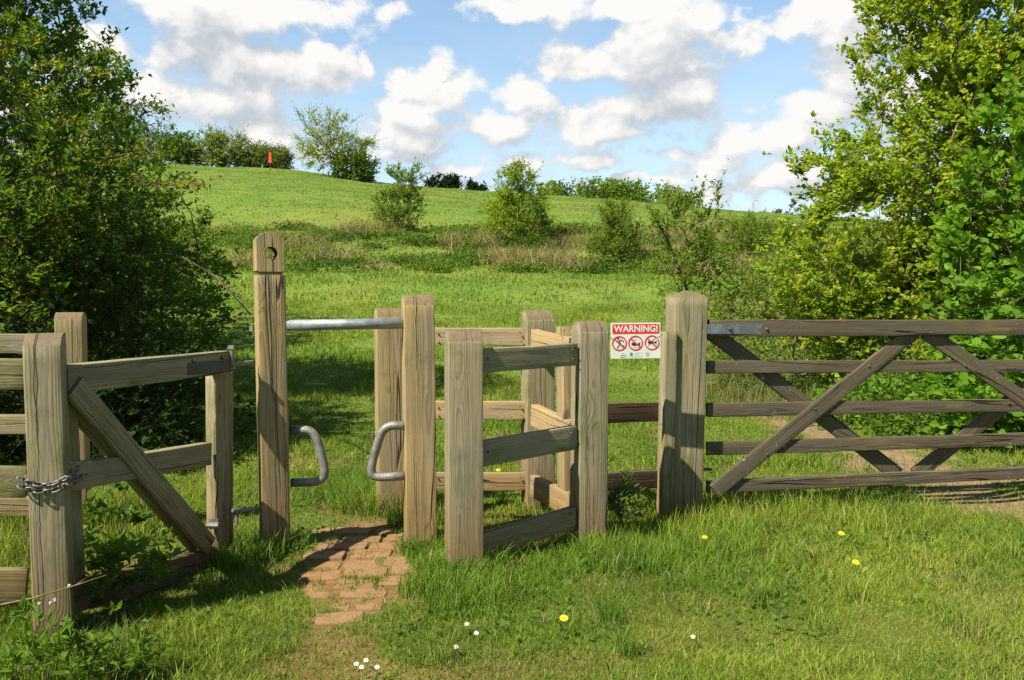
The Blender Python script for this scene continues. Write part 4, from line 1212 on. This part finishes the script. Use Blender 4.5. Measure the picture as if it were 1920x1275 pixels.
make_tree('young_hawthorn', 'spindly upright bush with thin dark stems rising behind the pointed gate post', 'bush', gz(3.6, 16.8),
          [(3.5, 16.8, 2.3, .75, .7, .95), (3.9, 16.8, 1.5, .9, .7, .7), (3.75, 16.8, 3.1, .35, .35, .45), (3.05, 16.6, 3.0, .3, .3, .35)],
          330, 5, 6, .075, .30, MG, stems=5, rmax=.035, seed=10, bark_m=M_BARKD, clump=1.6, inner=.4)
make_tree('hedge_bush', 'rounded bush between the spindly hawthorn and the large right hand tree', 'bush', gz(5.9, 17.5),
          [(5.7, 17.5, 1.35, 1.4, 1.0, .75), (6.9, 18.5, 1.9, 1.2, 1, 1.0)], 350, 6, 7, .085, .32, MG, stems=6, rmax=.04, seed=12, clump=1.2)
# bushes on the bank
def bankbush(px, Y, wpx, topy, basey, seed, label, nodes=260, extra=None, cols=MG, name='bank_bush', leaf=.13, lopside=0):
    x = (px-960)/F*Y; s = Y/F; z0 = tz(x, Y)
    zt = CAMZ+(555-topy)*s; H = zt-z0; w = wpx*s/2
    ells = [(x, Y, z0+H*.42, w, w*.9, H*.36), (x+w*lopside, Y, z0+H*.72, w*.62, w*.6, H*.30), (x-w*.2, Y, z0+H*.2, w*.8, w*.8, H*.2)]
    if extra: ells += [(x+a*s, Y, CAMZ+(555-b)*s, c*s, c*s, d*s) for a, b, c, d in extra]
    return make_tree(name, label, 'bush', (x, Y, z0-.05), ells, nodes, 6, 8, leaf*.78, .42, cols, stems=5, rmax=.05, rtip=.006, seed=seed, group='bushes on the bank', clump=.7)
bankbush(748, 40, 88, 322, 430, 21, 'small rounded bush on the bank, leftmost of the bank bushes', 240, [(32, 330, 16, 13), (22, 342, 14, 14)])
bankbush(972, 37, 112, 316, 455, 22, 'tallest bush on the bank with feathery top, in the middle of the view', 380, cols=YG, lopside=-.1)
bankbush(1000, 35.5, 60, 385, 470, 24, 'low dark bush leaning against the tallest bank bush on its right', 150, cols=DG)
bankbush(1150, 32, 96, 384, 500, 23, 'pale thin bush on the bank right of the tallest bank bush', 230, cols=MG, leaf=.11)
bankbush(1400, 33, 130, 418, 500, 25, 'spreading low bush at the right end of the bank', 240, cols=MG, leaf=.11)
# ridge trees
def ridgetree(px, Y, wpx, topy, basey, seed, name, label, cat='tree', cols=DG, nodes=200, leaf=.5, group=None, trunk=.18, shape=None, bark=None, twl=1.0):
    s = Y/F; x = (px-960)*s; z0 = CAMZ+(555-basey)*s; z0 = min(z0, tz(x, Y)); zt = CAMZ+(555-topy)*s; H = zt-z0; w = wpx*s/2
    ells = shape(x, Y, z0, H, w) if shape else [(x, Y, z0+H*.5, w*.9, w, H*.42), (x-.3*w, Y, z0+H*.18, w*.7, w*.6, H*.2), (x+.35*w, Y-.3*w, z0+H*.15, w*.6, w*.6, H*.2)]
    return make_tree(name, label, cat, (x, Y, z0-.1), ells, nodes, 6, 6, leaf, twl, cols, rtip=.02, rmax=.22, trunk_h=H*trunk, seed=seed, group=group, bark_m=bark or M_BARKD, shell=.45)
def layered(x, Y, z0, H, w):
    return [(x-.1*w, Y, z0+H*.72, w*.62, w*.6, H*.24), (x-.05*w, Y, z0+H*.45, w*.88, w*.8, H*.2), (x-.1*w, Y, z0+H*.28, w*.8, w*.7, H*.12), (x+.5*w, Y, z0+H*.5, w*.5, w*.4, H*.06), (x-.65*w, Y, z0+H*.88, w*.22, w*.2, H*.10)]
ridgetree(630, 108, 150, 212, 334, 31, 'field_maple', 'lone spreading tree with layered branches standing on the hill crest', cols=((.30,.42,.06),(.46,.55,.09)), nodes=300, leaf=.23, trunk=.30, shape=layered, twl=1.15)
ridgetree(668, 106, 75, 290, 340, 32, 'low_hill_bush', 'low dark bush at the foot of the lone tree on the crest', 'bush', nodes=170, leaf=.35, trunk=.08)
hg = 'trees along the left crest of the hill'
for (px, w, ty, by, sd, lb, cl) in ((235, 110, 214, 312, 41, 'olive green tree on the crest nearest the left shrub', ((0.121,0.216,0.038),(0.216,0.311,0.054))), (305, 90, 228, 312, 42, 'darkest tree on the left crest with ragged sloping top', ((0.101,0.193,0.036),(0.182,0.284,0.053))),
        (352, 60, 262, 314, 43, 'low dark tree on the crest left of the pale airy trees', ((0.101,0.182,0.036),(0.162,0.263,0.049))), (402, 62, 244, 316, 44, 'pale airy tree with pointed top on the left crest', ((0.243,0.344,0.081),(0.385,0.486,0.121))),
        (446, 66, 256, 316, 45, 'pale rounded tree beside the pointed airy tree on the crest', ((0.203,0.304,0.072),(0.344,0.446,0.101))), (492, 56, 278, 320, 46, 'short olive bushy tree behind the orange marker', ((0.182,0.263,0.061),(0.284,0.365,0.092))),
        (528, 44, 284, 322, 47, 'smallest grey green bush at the right end of the left crest row', ((0.182,0.243,0.072),(0.284,0.344,0.101))), (160, 120, 210, 312, 48, 'tree on the crest half hidden by the left shrub', ((0.121,0.216,0.038),(0.216,0.311,0.054)))):
    ridgetree(px, 112, w, ty, by, sd, 'crest_tree', lb, cols=cl, nodes=230, leaf=.24, group=hg, trunk=.1, twl=.95)
pg = 'dark pines behind the crest'
PN = ((.018, .045, .018), (.035, .075, .025))
for (px, w, ty, sd, lb) in ((822, 42, 329, 51, 'dark pine, broadest of those behind the crest'), (848, 30, 327, 52, 'dark pine with the highest tip behind the crest'), (884, 22, 341, 53, 'small dark pine right of the thin pole'), (902, 22, 350, 54, 'lowest dark pine next to the tallest bank bush')):
    ridgetree(px, 126, w, ty, 368, sd, 'pine_tree', lb, cols=PN, nodes=90, leaf=.42, group=pg, trunk=.15, twl=.7)
# distant wood behind the right crest: reads as one mass
def wood_mass():
    rs = np.random.default_rng(99); Vp, Qp, Cp = [], [], []; o = 0
    for k in range(46):
        px = 1010+(1300-1010)*rs.random(); Y = 138+rs.uniform(0, 14); s = Y/F; x = (px-960)*s
        topy = np.interp(px, [1000, 1040, 1100, 1200, 1260, 1310], [346, 336, 333, 337, 346, 366])+rs.uniform(-1.5, 5)
        zt = CAMZ+(555-topy)*s; z0 = 11.; H = zt-z0; w = rs.uniform(1.3, 2.4)
        n = 420; u = rs.normal(size=(n, 3)); u /= np.linalg.norm(u, axis=1, keepdims=True)
        pos = u*rs.random((n, 1))**.3*np.array([w, w, H*.5])+np.array([x, Y, z0+H*.5])
        base = np.array([(.17,.30,.035),(.24,.37,.042),(.27,.36,.06),(.13,.22,.03)][rs.integers(4)])
        col = base*rs.uniform(.75, 1.25, (n, 1)); ax = rs.normal(size=(n, 3)); nr = rs.normal(size=(n, 3)); nr[:, 2] += 1; nr[:, 1] -= .6
        V, q, C = leaf_mesh(pos, ax, nr, rs.uniform(.3, .65, n), np.full(n, .8), col); Vp.append(V); Qp.append(q+o); Cp.append(C); o += len(V)
    ob = np_mesh('distant_wood', np.concatenate(Vp), [np.concatenate(Qp)], M_LEAF, col=np.concatenate(Cp)); tag(ob, kind='stuff', label='distant green wood along the right of the crest')
wood_mass()
ridgetree(1268, 126, 44, 344, 385, 61, 'blossom_tree', 'small tree covered in white blossom at the right end of the distant wood', cols=((.45,.46,.38),(.62,.62,.52)), nodes=70, leaf=.28, trunk=.2, twl=.6)
ridgetree(1388, 190, 20, 384, 402, 62, 'far_pine', 'tiny dark tree on the horizon left of the street lamp', cols=PN, nodes=60, leaf=.5, trunk=.1, twl=.6)
for px, w, ty, sd, lb in ((1434, 34, 388, 63, 'brown green bush on the far horizon right of the street lamp'), (1480, 44, 366, 64, 'taller grey green bush on the horizon beside the big right hand tree'), (1455, 30, 384, 65, 'middle bush of three on the far horizon')):
    ridgetree(px, 150, w, ty, 408, sd, 'far_bush', lb, 'bush', cols=((.12,.13,.05),(.17,.17,.07)), nodes=110, leaf=.42, group='bushes on the far horizon', trunk=.08, twl=.7)

# marker, pole, street lamp
M_ORANGE = flat_mat('orange_plastic', (.80, .09, .02), .5); M_POLE = flat_mat('grey_pole', (.45, .42, .38), .6)
c = P(507, 324, 105); t0 = P(507, 285, 105)
mk = thing('marker_post', 'post with orange marker standing among the trees on the left crest', 'marker post', c)
Hm = t0.z-c.z
mb = MB(); mb.tube([(0,0,-.6), (0,0,Hm*.5)], .06, 8); mb.build('post', M_BARK, mk)
mb = MB(); mb.add([Vector((a, b*.12, Hm*z_)) for z_, a in ((.48, .17), (.60, .20), (.64, .12), (.72, .19), (.78, .12), (.97, .18)) for b in (-1, 1) for a in (-a, a)],
    [(0,1,3,2)]+[q for k in range(5) for q in ((4*k,4*k+4,4*k+5,4*k+1),(4*k+2,4*k+3,4*k+7,4*k+6),(4*k,4*k+2,4*k+6,4*k+4),(4*k+1,4*k+5,4*k+7,4*k+3))]+[(20,22,23,21)])
mb.build('marker', M_ORANGE, mk)
c = P(871, 362, 118); t0 = P(871, 333, 118)
mb = MB(); mb.tube([(0,0,-.8), (0,0,t0.z-c.z)], .07, 6); o = mb.build('pole', M_POLE, None, False, Matrix.Translation(c)); tag(o, 'thin pale pole on the crest between the dark pines', 'pole')
c = P(1411, 402, 190); t0 = P(1411, 376, 190)
lp = thing('street_lamp', 'tiny grey street lamp on the far horizon', 'street lamp', c)
mb = MB(); Hh = t0.z-c.z; mb.tube([(0,0,-1), (0,0,Hh*.9), (.2,0,Hh), (.8,0,Hh*1.01)], .09, 6); mb.build('column', M_POLE, lp)
mb = MB(); mb.box((1.0,0,Hh), (.7,.3,.16)); mb.build('lamp_head', M_POLE, lp)

# ------------------------------------------------------------------ bank scrub
def bank_scrub():
    global RNG
    RNG = np.random.default_rng(77)
    ps = []
    # dead grass tufts in arching clumps
    def dry(cx, cy, rad, n, h, dirx):
        a = RNG.uniform(0, 6.28, n); r = rad*np.sqrt(RNG.random(n)); x = cx+r*np.cos(a)*1.6; y = cy+r*np.sin(a)
        z = terrain(x, y)-.02; hh = h*RNG.uniform(.4, 1.2, n)
        col = np.array([.55, .44, .23])*RNG.uniform(.55, 1.25, (n, 1)); mixg = RNG.random((n, 1)) < .18; col = np.where(mixg, np.array([.14, .19, .04]), col)
        ps.append(blades(np.stack([x, y, z], 1), hh, np.full(n, .018)*RNG.uniform(.6, 1.4, n), np.clip(RNG.normal(.72, .2, n), .1, .98), col))
    for k in range(300):
        y = RNG.uniform(29, 42.5); x = RNG.uniform(-.5, .62)*y
        if scrubmask(np.array([x]), np.array([y]))[0] < .3: continue
        if fbm(np.array([x]), np.array([y]), .22, 2, 15)[0] < .58: continue
        dry(x, y, RNG.uniform(.3, .8), 190, RNG.uniform(.35, .8), 1)
    for (px, Y) in ((700, 39), (680, 40), (1020, 31.5), (1050, 31), (1000, 31.5), (980, 32.), (1060, 36), (880, 36), (1330, 31), (1230, 34), (620, 33), (560, 36)):
        dry((px-960)/F*Y, Y, .9, 500, .8, 1)
    # dry grass in front of the right hand thicket and under it
    for (cx, cy) in ((4.0, 9.6), (3.4, 9.8), (2.7, 10.4), (4.6, 9.2), (3.2, 12)):
        n = 500; a = RNG.uniform(0, 6.28, n); r = .5*np.sqrt(RNG.random(n)); x = cx+r*np.cos(a)*1.3; y = cy+r*np.sin(a)
        col = np.array([.36, .30, .15])*RNG.uniform(.6, 1.2, (n, 1)); col = np.where(RNG.random((n, 1)) < .45, np.array([.14, .23, .03]), col)
        ps.append(blades(np.stack([x, y, terrain(x, y)-.02], 1), RNG.uniform(.15, .5, n), np.full(n, .007), np.clip(RNG.normal(.5, .2, n), .1, .9), col))
    n = 2600; x, y = scatter(2.5, 8, n); keep = fbm(x, y, 1.2, 3, 44) > .47; x, y = x[keep], y[keep]; n = len(x)
    col = np.array([.52, .42, .24])*RNG.uniform(.5, 1.15, (n, 1))
    ps.append(blades(np.stack([x, y, terrain(x, y)+.002], 1), RNG.uniform(.03, .11, n), np.full(n, .0028), np.clip(RNG.normal(.85, .15, n), .3, .99), col))
    V, Fc, C = join(ps); o = np_mesh('dry_grass', V, Fc, M_GRASS, col=C); tag(o, kind='stuff', label='dead straw coloured grass in clumps along the bank and as litter in the turf')
    # low brambles and nettles
    Vp, Qp, Cp = [], [], []; oo = 0
    n_cl = 430
    for k in range(n_cl):
        y = RNG.uniform(28.5, 43); x = RNG.uniform(-.62, .62)*y
        if scrubmask(np.array([x]), np.array([y]))[0] < .15: continue
        rr = RNG.uniform(.35, .95); hh = rr*RNG.uniform(.35, .75); z = tz(x, y)
        n = 210; u = rand_unit(n); u[:, 2] = np.abs(u[:, 2]); pos = u*RNG.random((n, 1))**.35*np.array([rr*1.3, rr, hh])+np.array([x, y, z])
        dark = RNG.random()
        base = np.array([.09, .17, .028]) if dark < .25 else (np.array([.17, .29, .035]) if dark < .96 else np.array([.24, .22, .09]))
        col = base*RNG.uniform(.7, 1.3, (n, 1)); ax = rand_unit(n); nr = rand_unit(n)*.7; nr[:, 2] += 1
        V, q, C = leaf_mesh(pos, ax, nr, RNG.uniform(.07, .16, n), np.full(n, .6), col); Vp.append(V); Qp.append(q+oo); Cp.append(C); oo += len(V)
    o = np_mesh('bramble_scrub', np.concatenate(Vp), [np.concatenate(Qp)], M_LEAF, col=np.concatenate(Cp)); tag(o, kind='stuff', label='low brambles and nettles along the foot of the bank')
    # undergrowth beneath the side shrubs
    Vp, Qp, Cp = [], [], []; oo = 0
    for (cx, cy, rx, ry, hh, n, base) in ((-4.6, 8.0, 2.4, 2.0, .8, 3500, (.05,.10,.018)), (-3.2, 7.2, .9, .8, .35, 1400, (.06,.12,.02)), (5.0, 9.3, 2.0, .9, .65, 7000, (.17,.33,.03)), (4.3, 8.4, .8, .5, .3, 1500, (.15,.28,.032)), (6.5, 9.5, 2.2, 1.5, .9, 4500, (.11,.22,.026)), (3.9, 11, 1.6, .8, .4, 2000, (.13,.22,.03)), (5.5, 14, 3, 2, .6, 3000, (.12,.2,.03))):
        u = rand_unit(n); u[:, 2] = np.abs(u[:, 2]); pos = u*RNG.random((n, 1))**.4*np.array([rx, ry, hh])+np.array([cx, cy, 0]); pos[:, 2] += terrain(pos[:, 0], pos[:, 1])
        col = np.array(base)*RNG.uniform(.65, 1.35, (n, 1)); ax = rand_unit(n); nr = rand_unit(n)*.6; nr[:, 2] += 1
        V, q, C = leaf_mesh(pos, ax, nr, RNG.uniform(.035, .085, n), np.full(n, .75), col); Vp.append(V); Qp.append(q+oo); Cp.append(C); oo += len(V)
    o = np_mesh('undergrowth', np.concatenate(Vp), [np.concatenate(Qp)], M_LEAF, col=np.concatenate(Cp)); tag(o, kind='stuff', label='leafy undergrowth beneath the side shrubs and hedge')
bank_scrub()

# ------------------------------------------------------------------ small plants and flowers
RNG = np.random.default_rng(5)
make_tree('sapling', 'leafy young shrub growing right of the chained post, in front of the gate brace', 'sapling', gz(-1.95, 4.15),
          [(-1.98, 4.15, .22, .17, .14, .16), (-1.93, 4.15, .42, .05, .05, .12)], 34, 3, 5, .055, .07, ((.11,.21,.03),(.18,.30,.04)), stems=3, rmax=.006, rtip=.0015, seed=71, asp=.5, bark_m=M_BARK)
make_tree('sow_thistle', 'upright pale green weed between the barrier and the slip post', 'weed', gz(.66, 4.95),
          [(.66, 4.95, .16, .07, .06, .13), (.66, 4.95, .30, .04, .04, .05)], 22, 4, 5, .05, .05, ((.13,.21,.06),(.19,.27,.09)), stems=2, rmax=.004, rtip=.0015, seed=72, asp=.4, bark_m=M_BARKL)
make_tree('leafy_weed', 'broad leaved weed patch at the foot of the near post in the bottom left corner', 'weed', gz(-1.72, 3.02),
          [(-1.72, 3.02, .07, .22, .14, .07), (-1.45, 3.1, .06, .18, .1, .05)], 40, 4, 5, .046, .05, ((.13,.26,.03),(.22,.36,.04)), stems=4, rmax=.003, rtip=.0012, seed=73, asp=.42)
make_tree('dark_weed', 'dark leafy weed at the right foot of the chained near post', 'weed', gz(-1.72, 3.75),
          [(-1.74, 3.75, .12, .16, .12, .12)], 30, 3, 5, .05, .06, ((.11,.22,.035),(.19,.32,.045)), stems=4, rmax=.004, rtip=.0015, seed=74, asp=.5)
def twig(pts, r, name, label):
    mb = MB(); W_ = [P(*p) for p in pts]; mb.tube(W_, r, 6, r2=r*.4)
    for k in range(1, len(W_)-1):
        mb.tube([W_[k], W_[k]+Vector((random.uniform(-.03, .05), random.uniform(-.02, .02), random.uniform(.02, .07)))], r*.45, 5, r2=r*.2)
    o = mb.build(name, M_BARKL if r < .006 else M_BARKD, None, True); tag(o, label, 'twig')
twig([(-20, 1138, 3.2), (60, 1122, 3.2), (140, 1098, 3.2), (200, 1078, 3.22)], .0045, 'bramble_stem', 'bare brown bramble stem crossing the foot of the near post')
twig([(470, 590, 6.5), (430, 545, 6.7), (385, 505, 7.0), (330, 478, 7.3), (270, 470, 7.6)], .007, 'arching_branch', 'bare arching branch from the left shrub pointing at the round-headed post')
twig([(372, 470, 7.0), (358, 400, 7.0), (330, 350, 7.0), (285, 330, 7.3)], .007, 'drooping_branch', 'drooping thin branch hanging against the green hillside at left')
# leaves along those and sprays reaching over the hill
def spray(pts, n, leaf, cols, name, label, r=.006):
    T_ = thing(name, label, 'branch', P(*pts[-1]))
    W_ = np.array([P(*p) for p in pts]); rt = np.array(P(*pts[-1]))
    mb = MB(); mb.tube([Vector(w-rt) for w in W_[::-1]], r, 6, r2=r*.3); mb.build('stem', M_BARK, T_, True)
    f = RNG.random(n)*(len(W_)-1); i = np.minimum(f.astype(int), len(W_)-2); g = (f-i)[:, None]
    pos = W_[i]*(1-g)+W_[i+1]*g+RNG.normal(0, .035, (n, 3)); ax = rand_unit(n); ax[:, 2] -= .2; nr = rand_unit(n)*.7; nr[:, 2] += 1
    col = np.array(cols)*RNG.uniform(.7, 1.3, (n, 1))
    V, q, C = leaf_mesh(pos-rt, ax, nr, leaf*RNG.uniform(.6, 1.2, n), np.full(n, .5), col); np_mesh('leaves', V, [q], M_LEAF, T_, col=C)
spray([(318, 222, 7.0), (290, 200, 7.0), (262, 196, 7.1), (230, 215, 7.2), (190, 250, 7.4)], 150, .04, (.10,.17,.03), 'leafy_branch', 'thin leafy branch tip arching into the sky above the left shrub')
spray([(385, 345, 6.8), (350, 343, 6.9), (300, 350, 7.0), (240, 330, 7.3)], 130, .05, (.26,.27,.05), 'leafy_branch', 'bronze yellow branch tip reaching over the hillside at left')
spray([(300, 290, 7.0), (270, 285, 7.0), (230, 290, 7.1), (180, 300, 7.3)], 150, .05, (.24,.27,.05), 'leafy_branch', 'bronze yellow branch tip in front of the darkest crest tree')
spray([(235, 135, 7.0), (215, 105, 7.0), (180, 95, 7.1), (140, 120, 7.3), (90, 170, 7.5)], 190, .045, (.16,.24,.04), 'leafy_branch', 'highest leafy branch tip arching right from the left shrub')
spray([(480, 575, 6.3), (455, 560, 6.5), (430, 540, 6.7), (400, 515, 7.0), (340, 480, 7.3)], 60, .03, (.07,.13,.03), 'leafy_branch', 'lowest sparse leafy branch beside the round-headed post')
spray([(1212, 380, 16.6), (1232, 415, 16.6), (1252, 450, 16.7), (1275, 510, 16.8), (1295, 560, 16.8)], 120, .07, (.12,.2,.03), 'leafy_branch', 'dark leaning stem with few leaves left of the spindly hawthorn', .03)

def flower_parts(kind, label, px, py, Y, hgt, tilt=.3, grp=None):
    base = P(px, py, Y); x, y = base.x, base.y; z0 = tz(x, y)
    T_ = thing(kind, label, 'flower', (x, y, z0), grp)
    top = Vector((0, 0, max(base.z-z0, hgt)))
    mb = MB(); mb.tube([(0,0,-.01), (.004,.002,top.z*.5), tuple(top)], .0016, 5); mb.build('stem', flat_mat('flower_stem', (.16, .22, .05)) if 'flower_stem' not in bpy.data.materials else bpy.data.materials['flower_stem'], T_)
    tl = Matrix.Translation(top) @ Matrix.Rotation(tilt, 4, 'X')
    if kind == 'seed_head':
        mb = MB(); mb.box((0,0,0), (.008,.008,.008), Matrix.Translation(top)); 
        m_ = bpy.data.materials.get('seed_white') or flat_mat('seed_white', (.6, .58, .5))
        for k in range(10):
            v = Vector((random.uniform(-1,1), random.uniform(-1,1), random.uniform(-.6,1))).normalized(); mb.tube([top, top+v*.007], .0018, 4)
        mb.build('head', m_, T_); return
    n, R, col, cc = (34, .0165, (.90, .66, .02), None) if kind == 'dandelion' else (16, .0088, (.80, .80, .78), (.75, .5, .03))
    mb = MB(); rows = 3 if kind == 'dandelion' else 1
    for r_ in range(rows):
        RR = R*(1-.28*r_); zz = .0025*r_
        for k in range(n):
            a = 2*math.pi*(k+.5*r_)/n; wv = RR*math.pi/n*.9
            c_, s_ = math.cos(a), math.sin(a)
            vs = [Vector((c_*RR*.1-s_*wv*.4, s_*RR*.1+c_*wv*.4, zz)), Vector((c_*RR*.1+s_*wv*.4, s_*RR*.1-c_*wv*.4, zz)),
                  Vector((c_*RR+s_*wv, s_*RR-c_*wv, zz+.004)), Vector((c_*RR*1.08, s_*RR*1.08, zz+.0045)), Vector((c_*RR-s_*wv, s_*RR+c_*wv, zz+.004))]
            mb.add([tl @ v for v in vs], [(0,1,2,3,4)])
    pm = bpy.data.materials.get(kind+'_petal') or flat_mat(kind+'_petal', col, .6)
    mb.build('petals', pm, T_)
    if cc:
        mb = MB(); mb.tube([tl @ Vector((0,0,.001)), tl @ Vector((0,0,.0045)), tl @ Vector((0,0,.006))], .0042, 10, r2=.003)
        mb.build('flower_centre', bpy.data.materials.get('daisy_centre') or flat_mat('daisy_centre', cc), T_)
for (px, py, lb) in ((1321, 1009, 'largest yellow dandelion, standing below the gate post'), (1057, 1160, 'yellow dandelion low in the grass in front of the barrier'),
                     (1604, 1055, 'yellow dandelion furthest right in the near grass'), (1577, 1001, 'small yellow dandelion just below the bottom bar of the field gate'),
                     (934, 882, 'yellow dandelion seen between the barrier rails')):
    Y = groundY(py)-(.22 if py > 1000 else .35); 
    flower_parts('dandelion', lb, px, py, Y, .05, .45, 'dandelions in the grass')
for (px, py, lb) in ((875, 1171, 'upper of two white daisies right of the path'), (893, 1188, 'lower of two white daisies right of the path'), (668, 1246, 'leftmost daisy of the clump at the bottom of the path'),
                     (678, 1252, 'daisy nearest the camera in the clump at the bottom of the path'), (707, 1252, 'rightmost daisy of the clump at the bottom of the path'), (686, 1239, 'topmost daisy of the clump at the bottom of the path'),
                     (1299, 1195, 'lone white daisy in the grass at lower right'), (855, 1214, 'half closed daisy at the edge of the bare soil')):
    flower_parts('daisy', lb, px, py, groundY(py)-.08, .03, .5, 'daisies in the grass')
for (px, py, lb) in ((74, 1132, 'leftmost of the bare dandelion seed heads by the near post'), (95, 1131, 'second bare dandelion seed head from the left by the near post'), (130, 1098, 'tallest bare dandelion seed head by the near post'), (103, 1125, 'bare dandelion seed head just left of the tallest one')):
    flower_parts('seed_head', lb, px, py, 3.12, .1, .2, 'dandelion seed heads')
print('done')
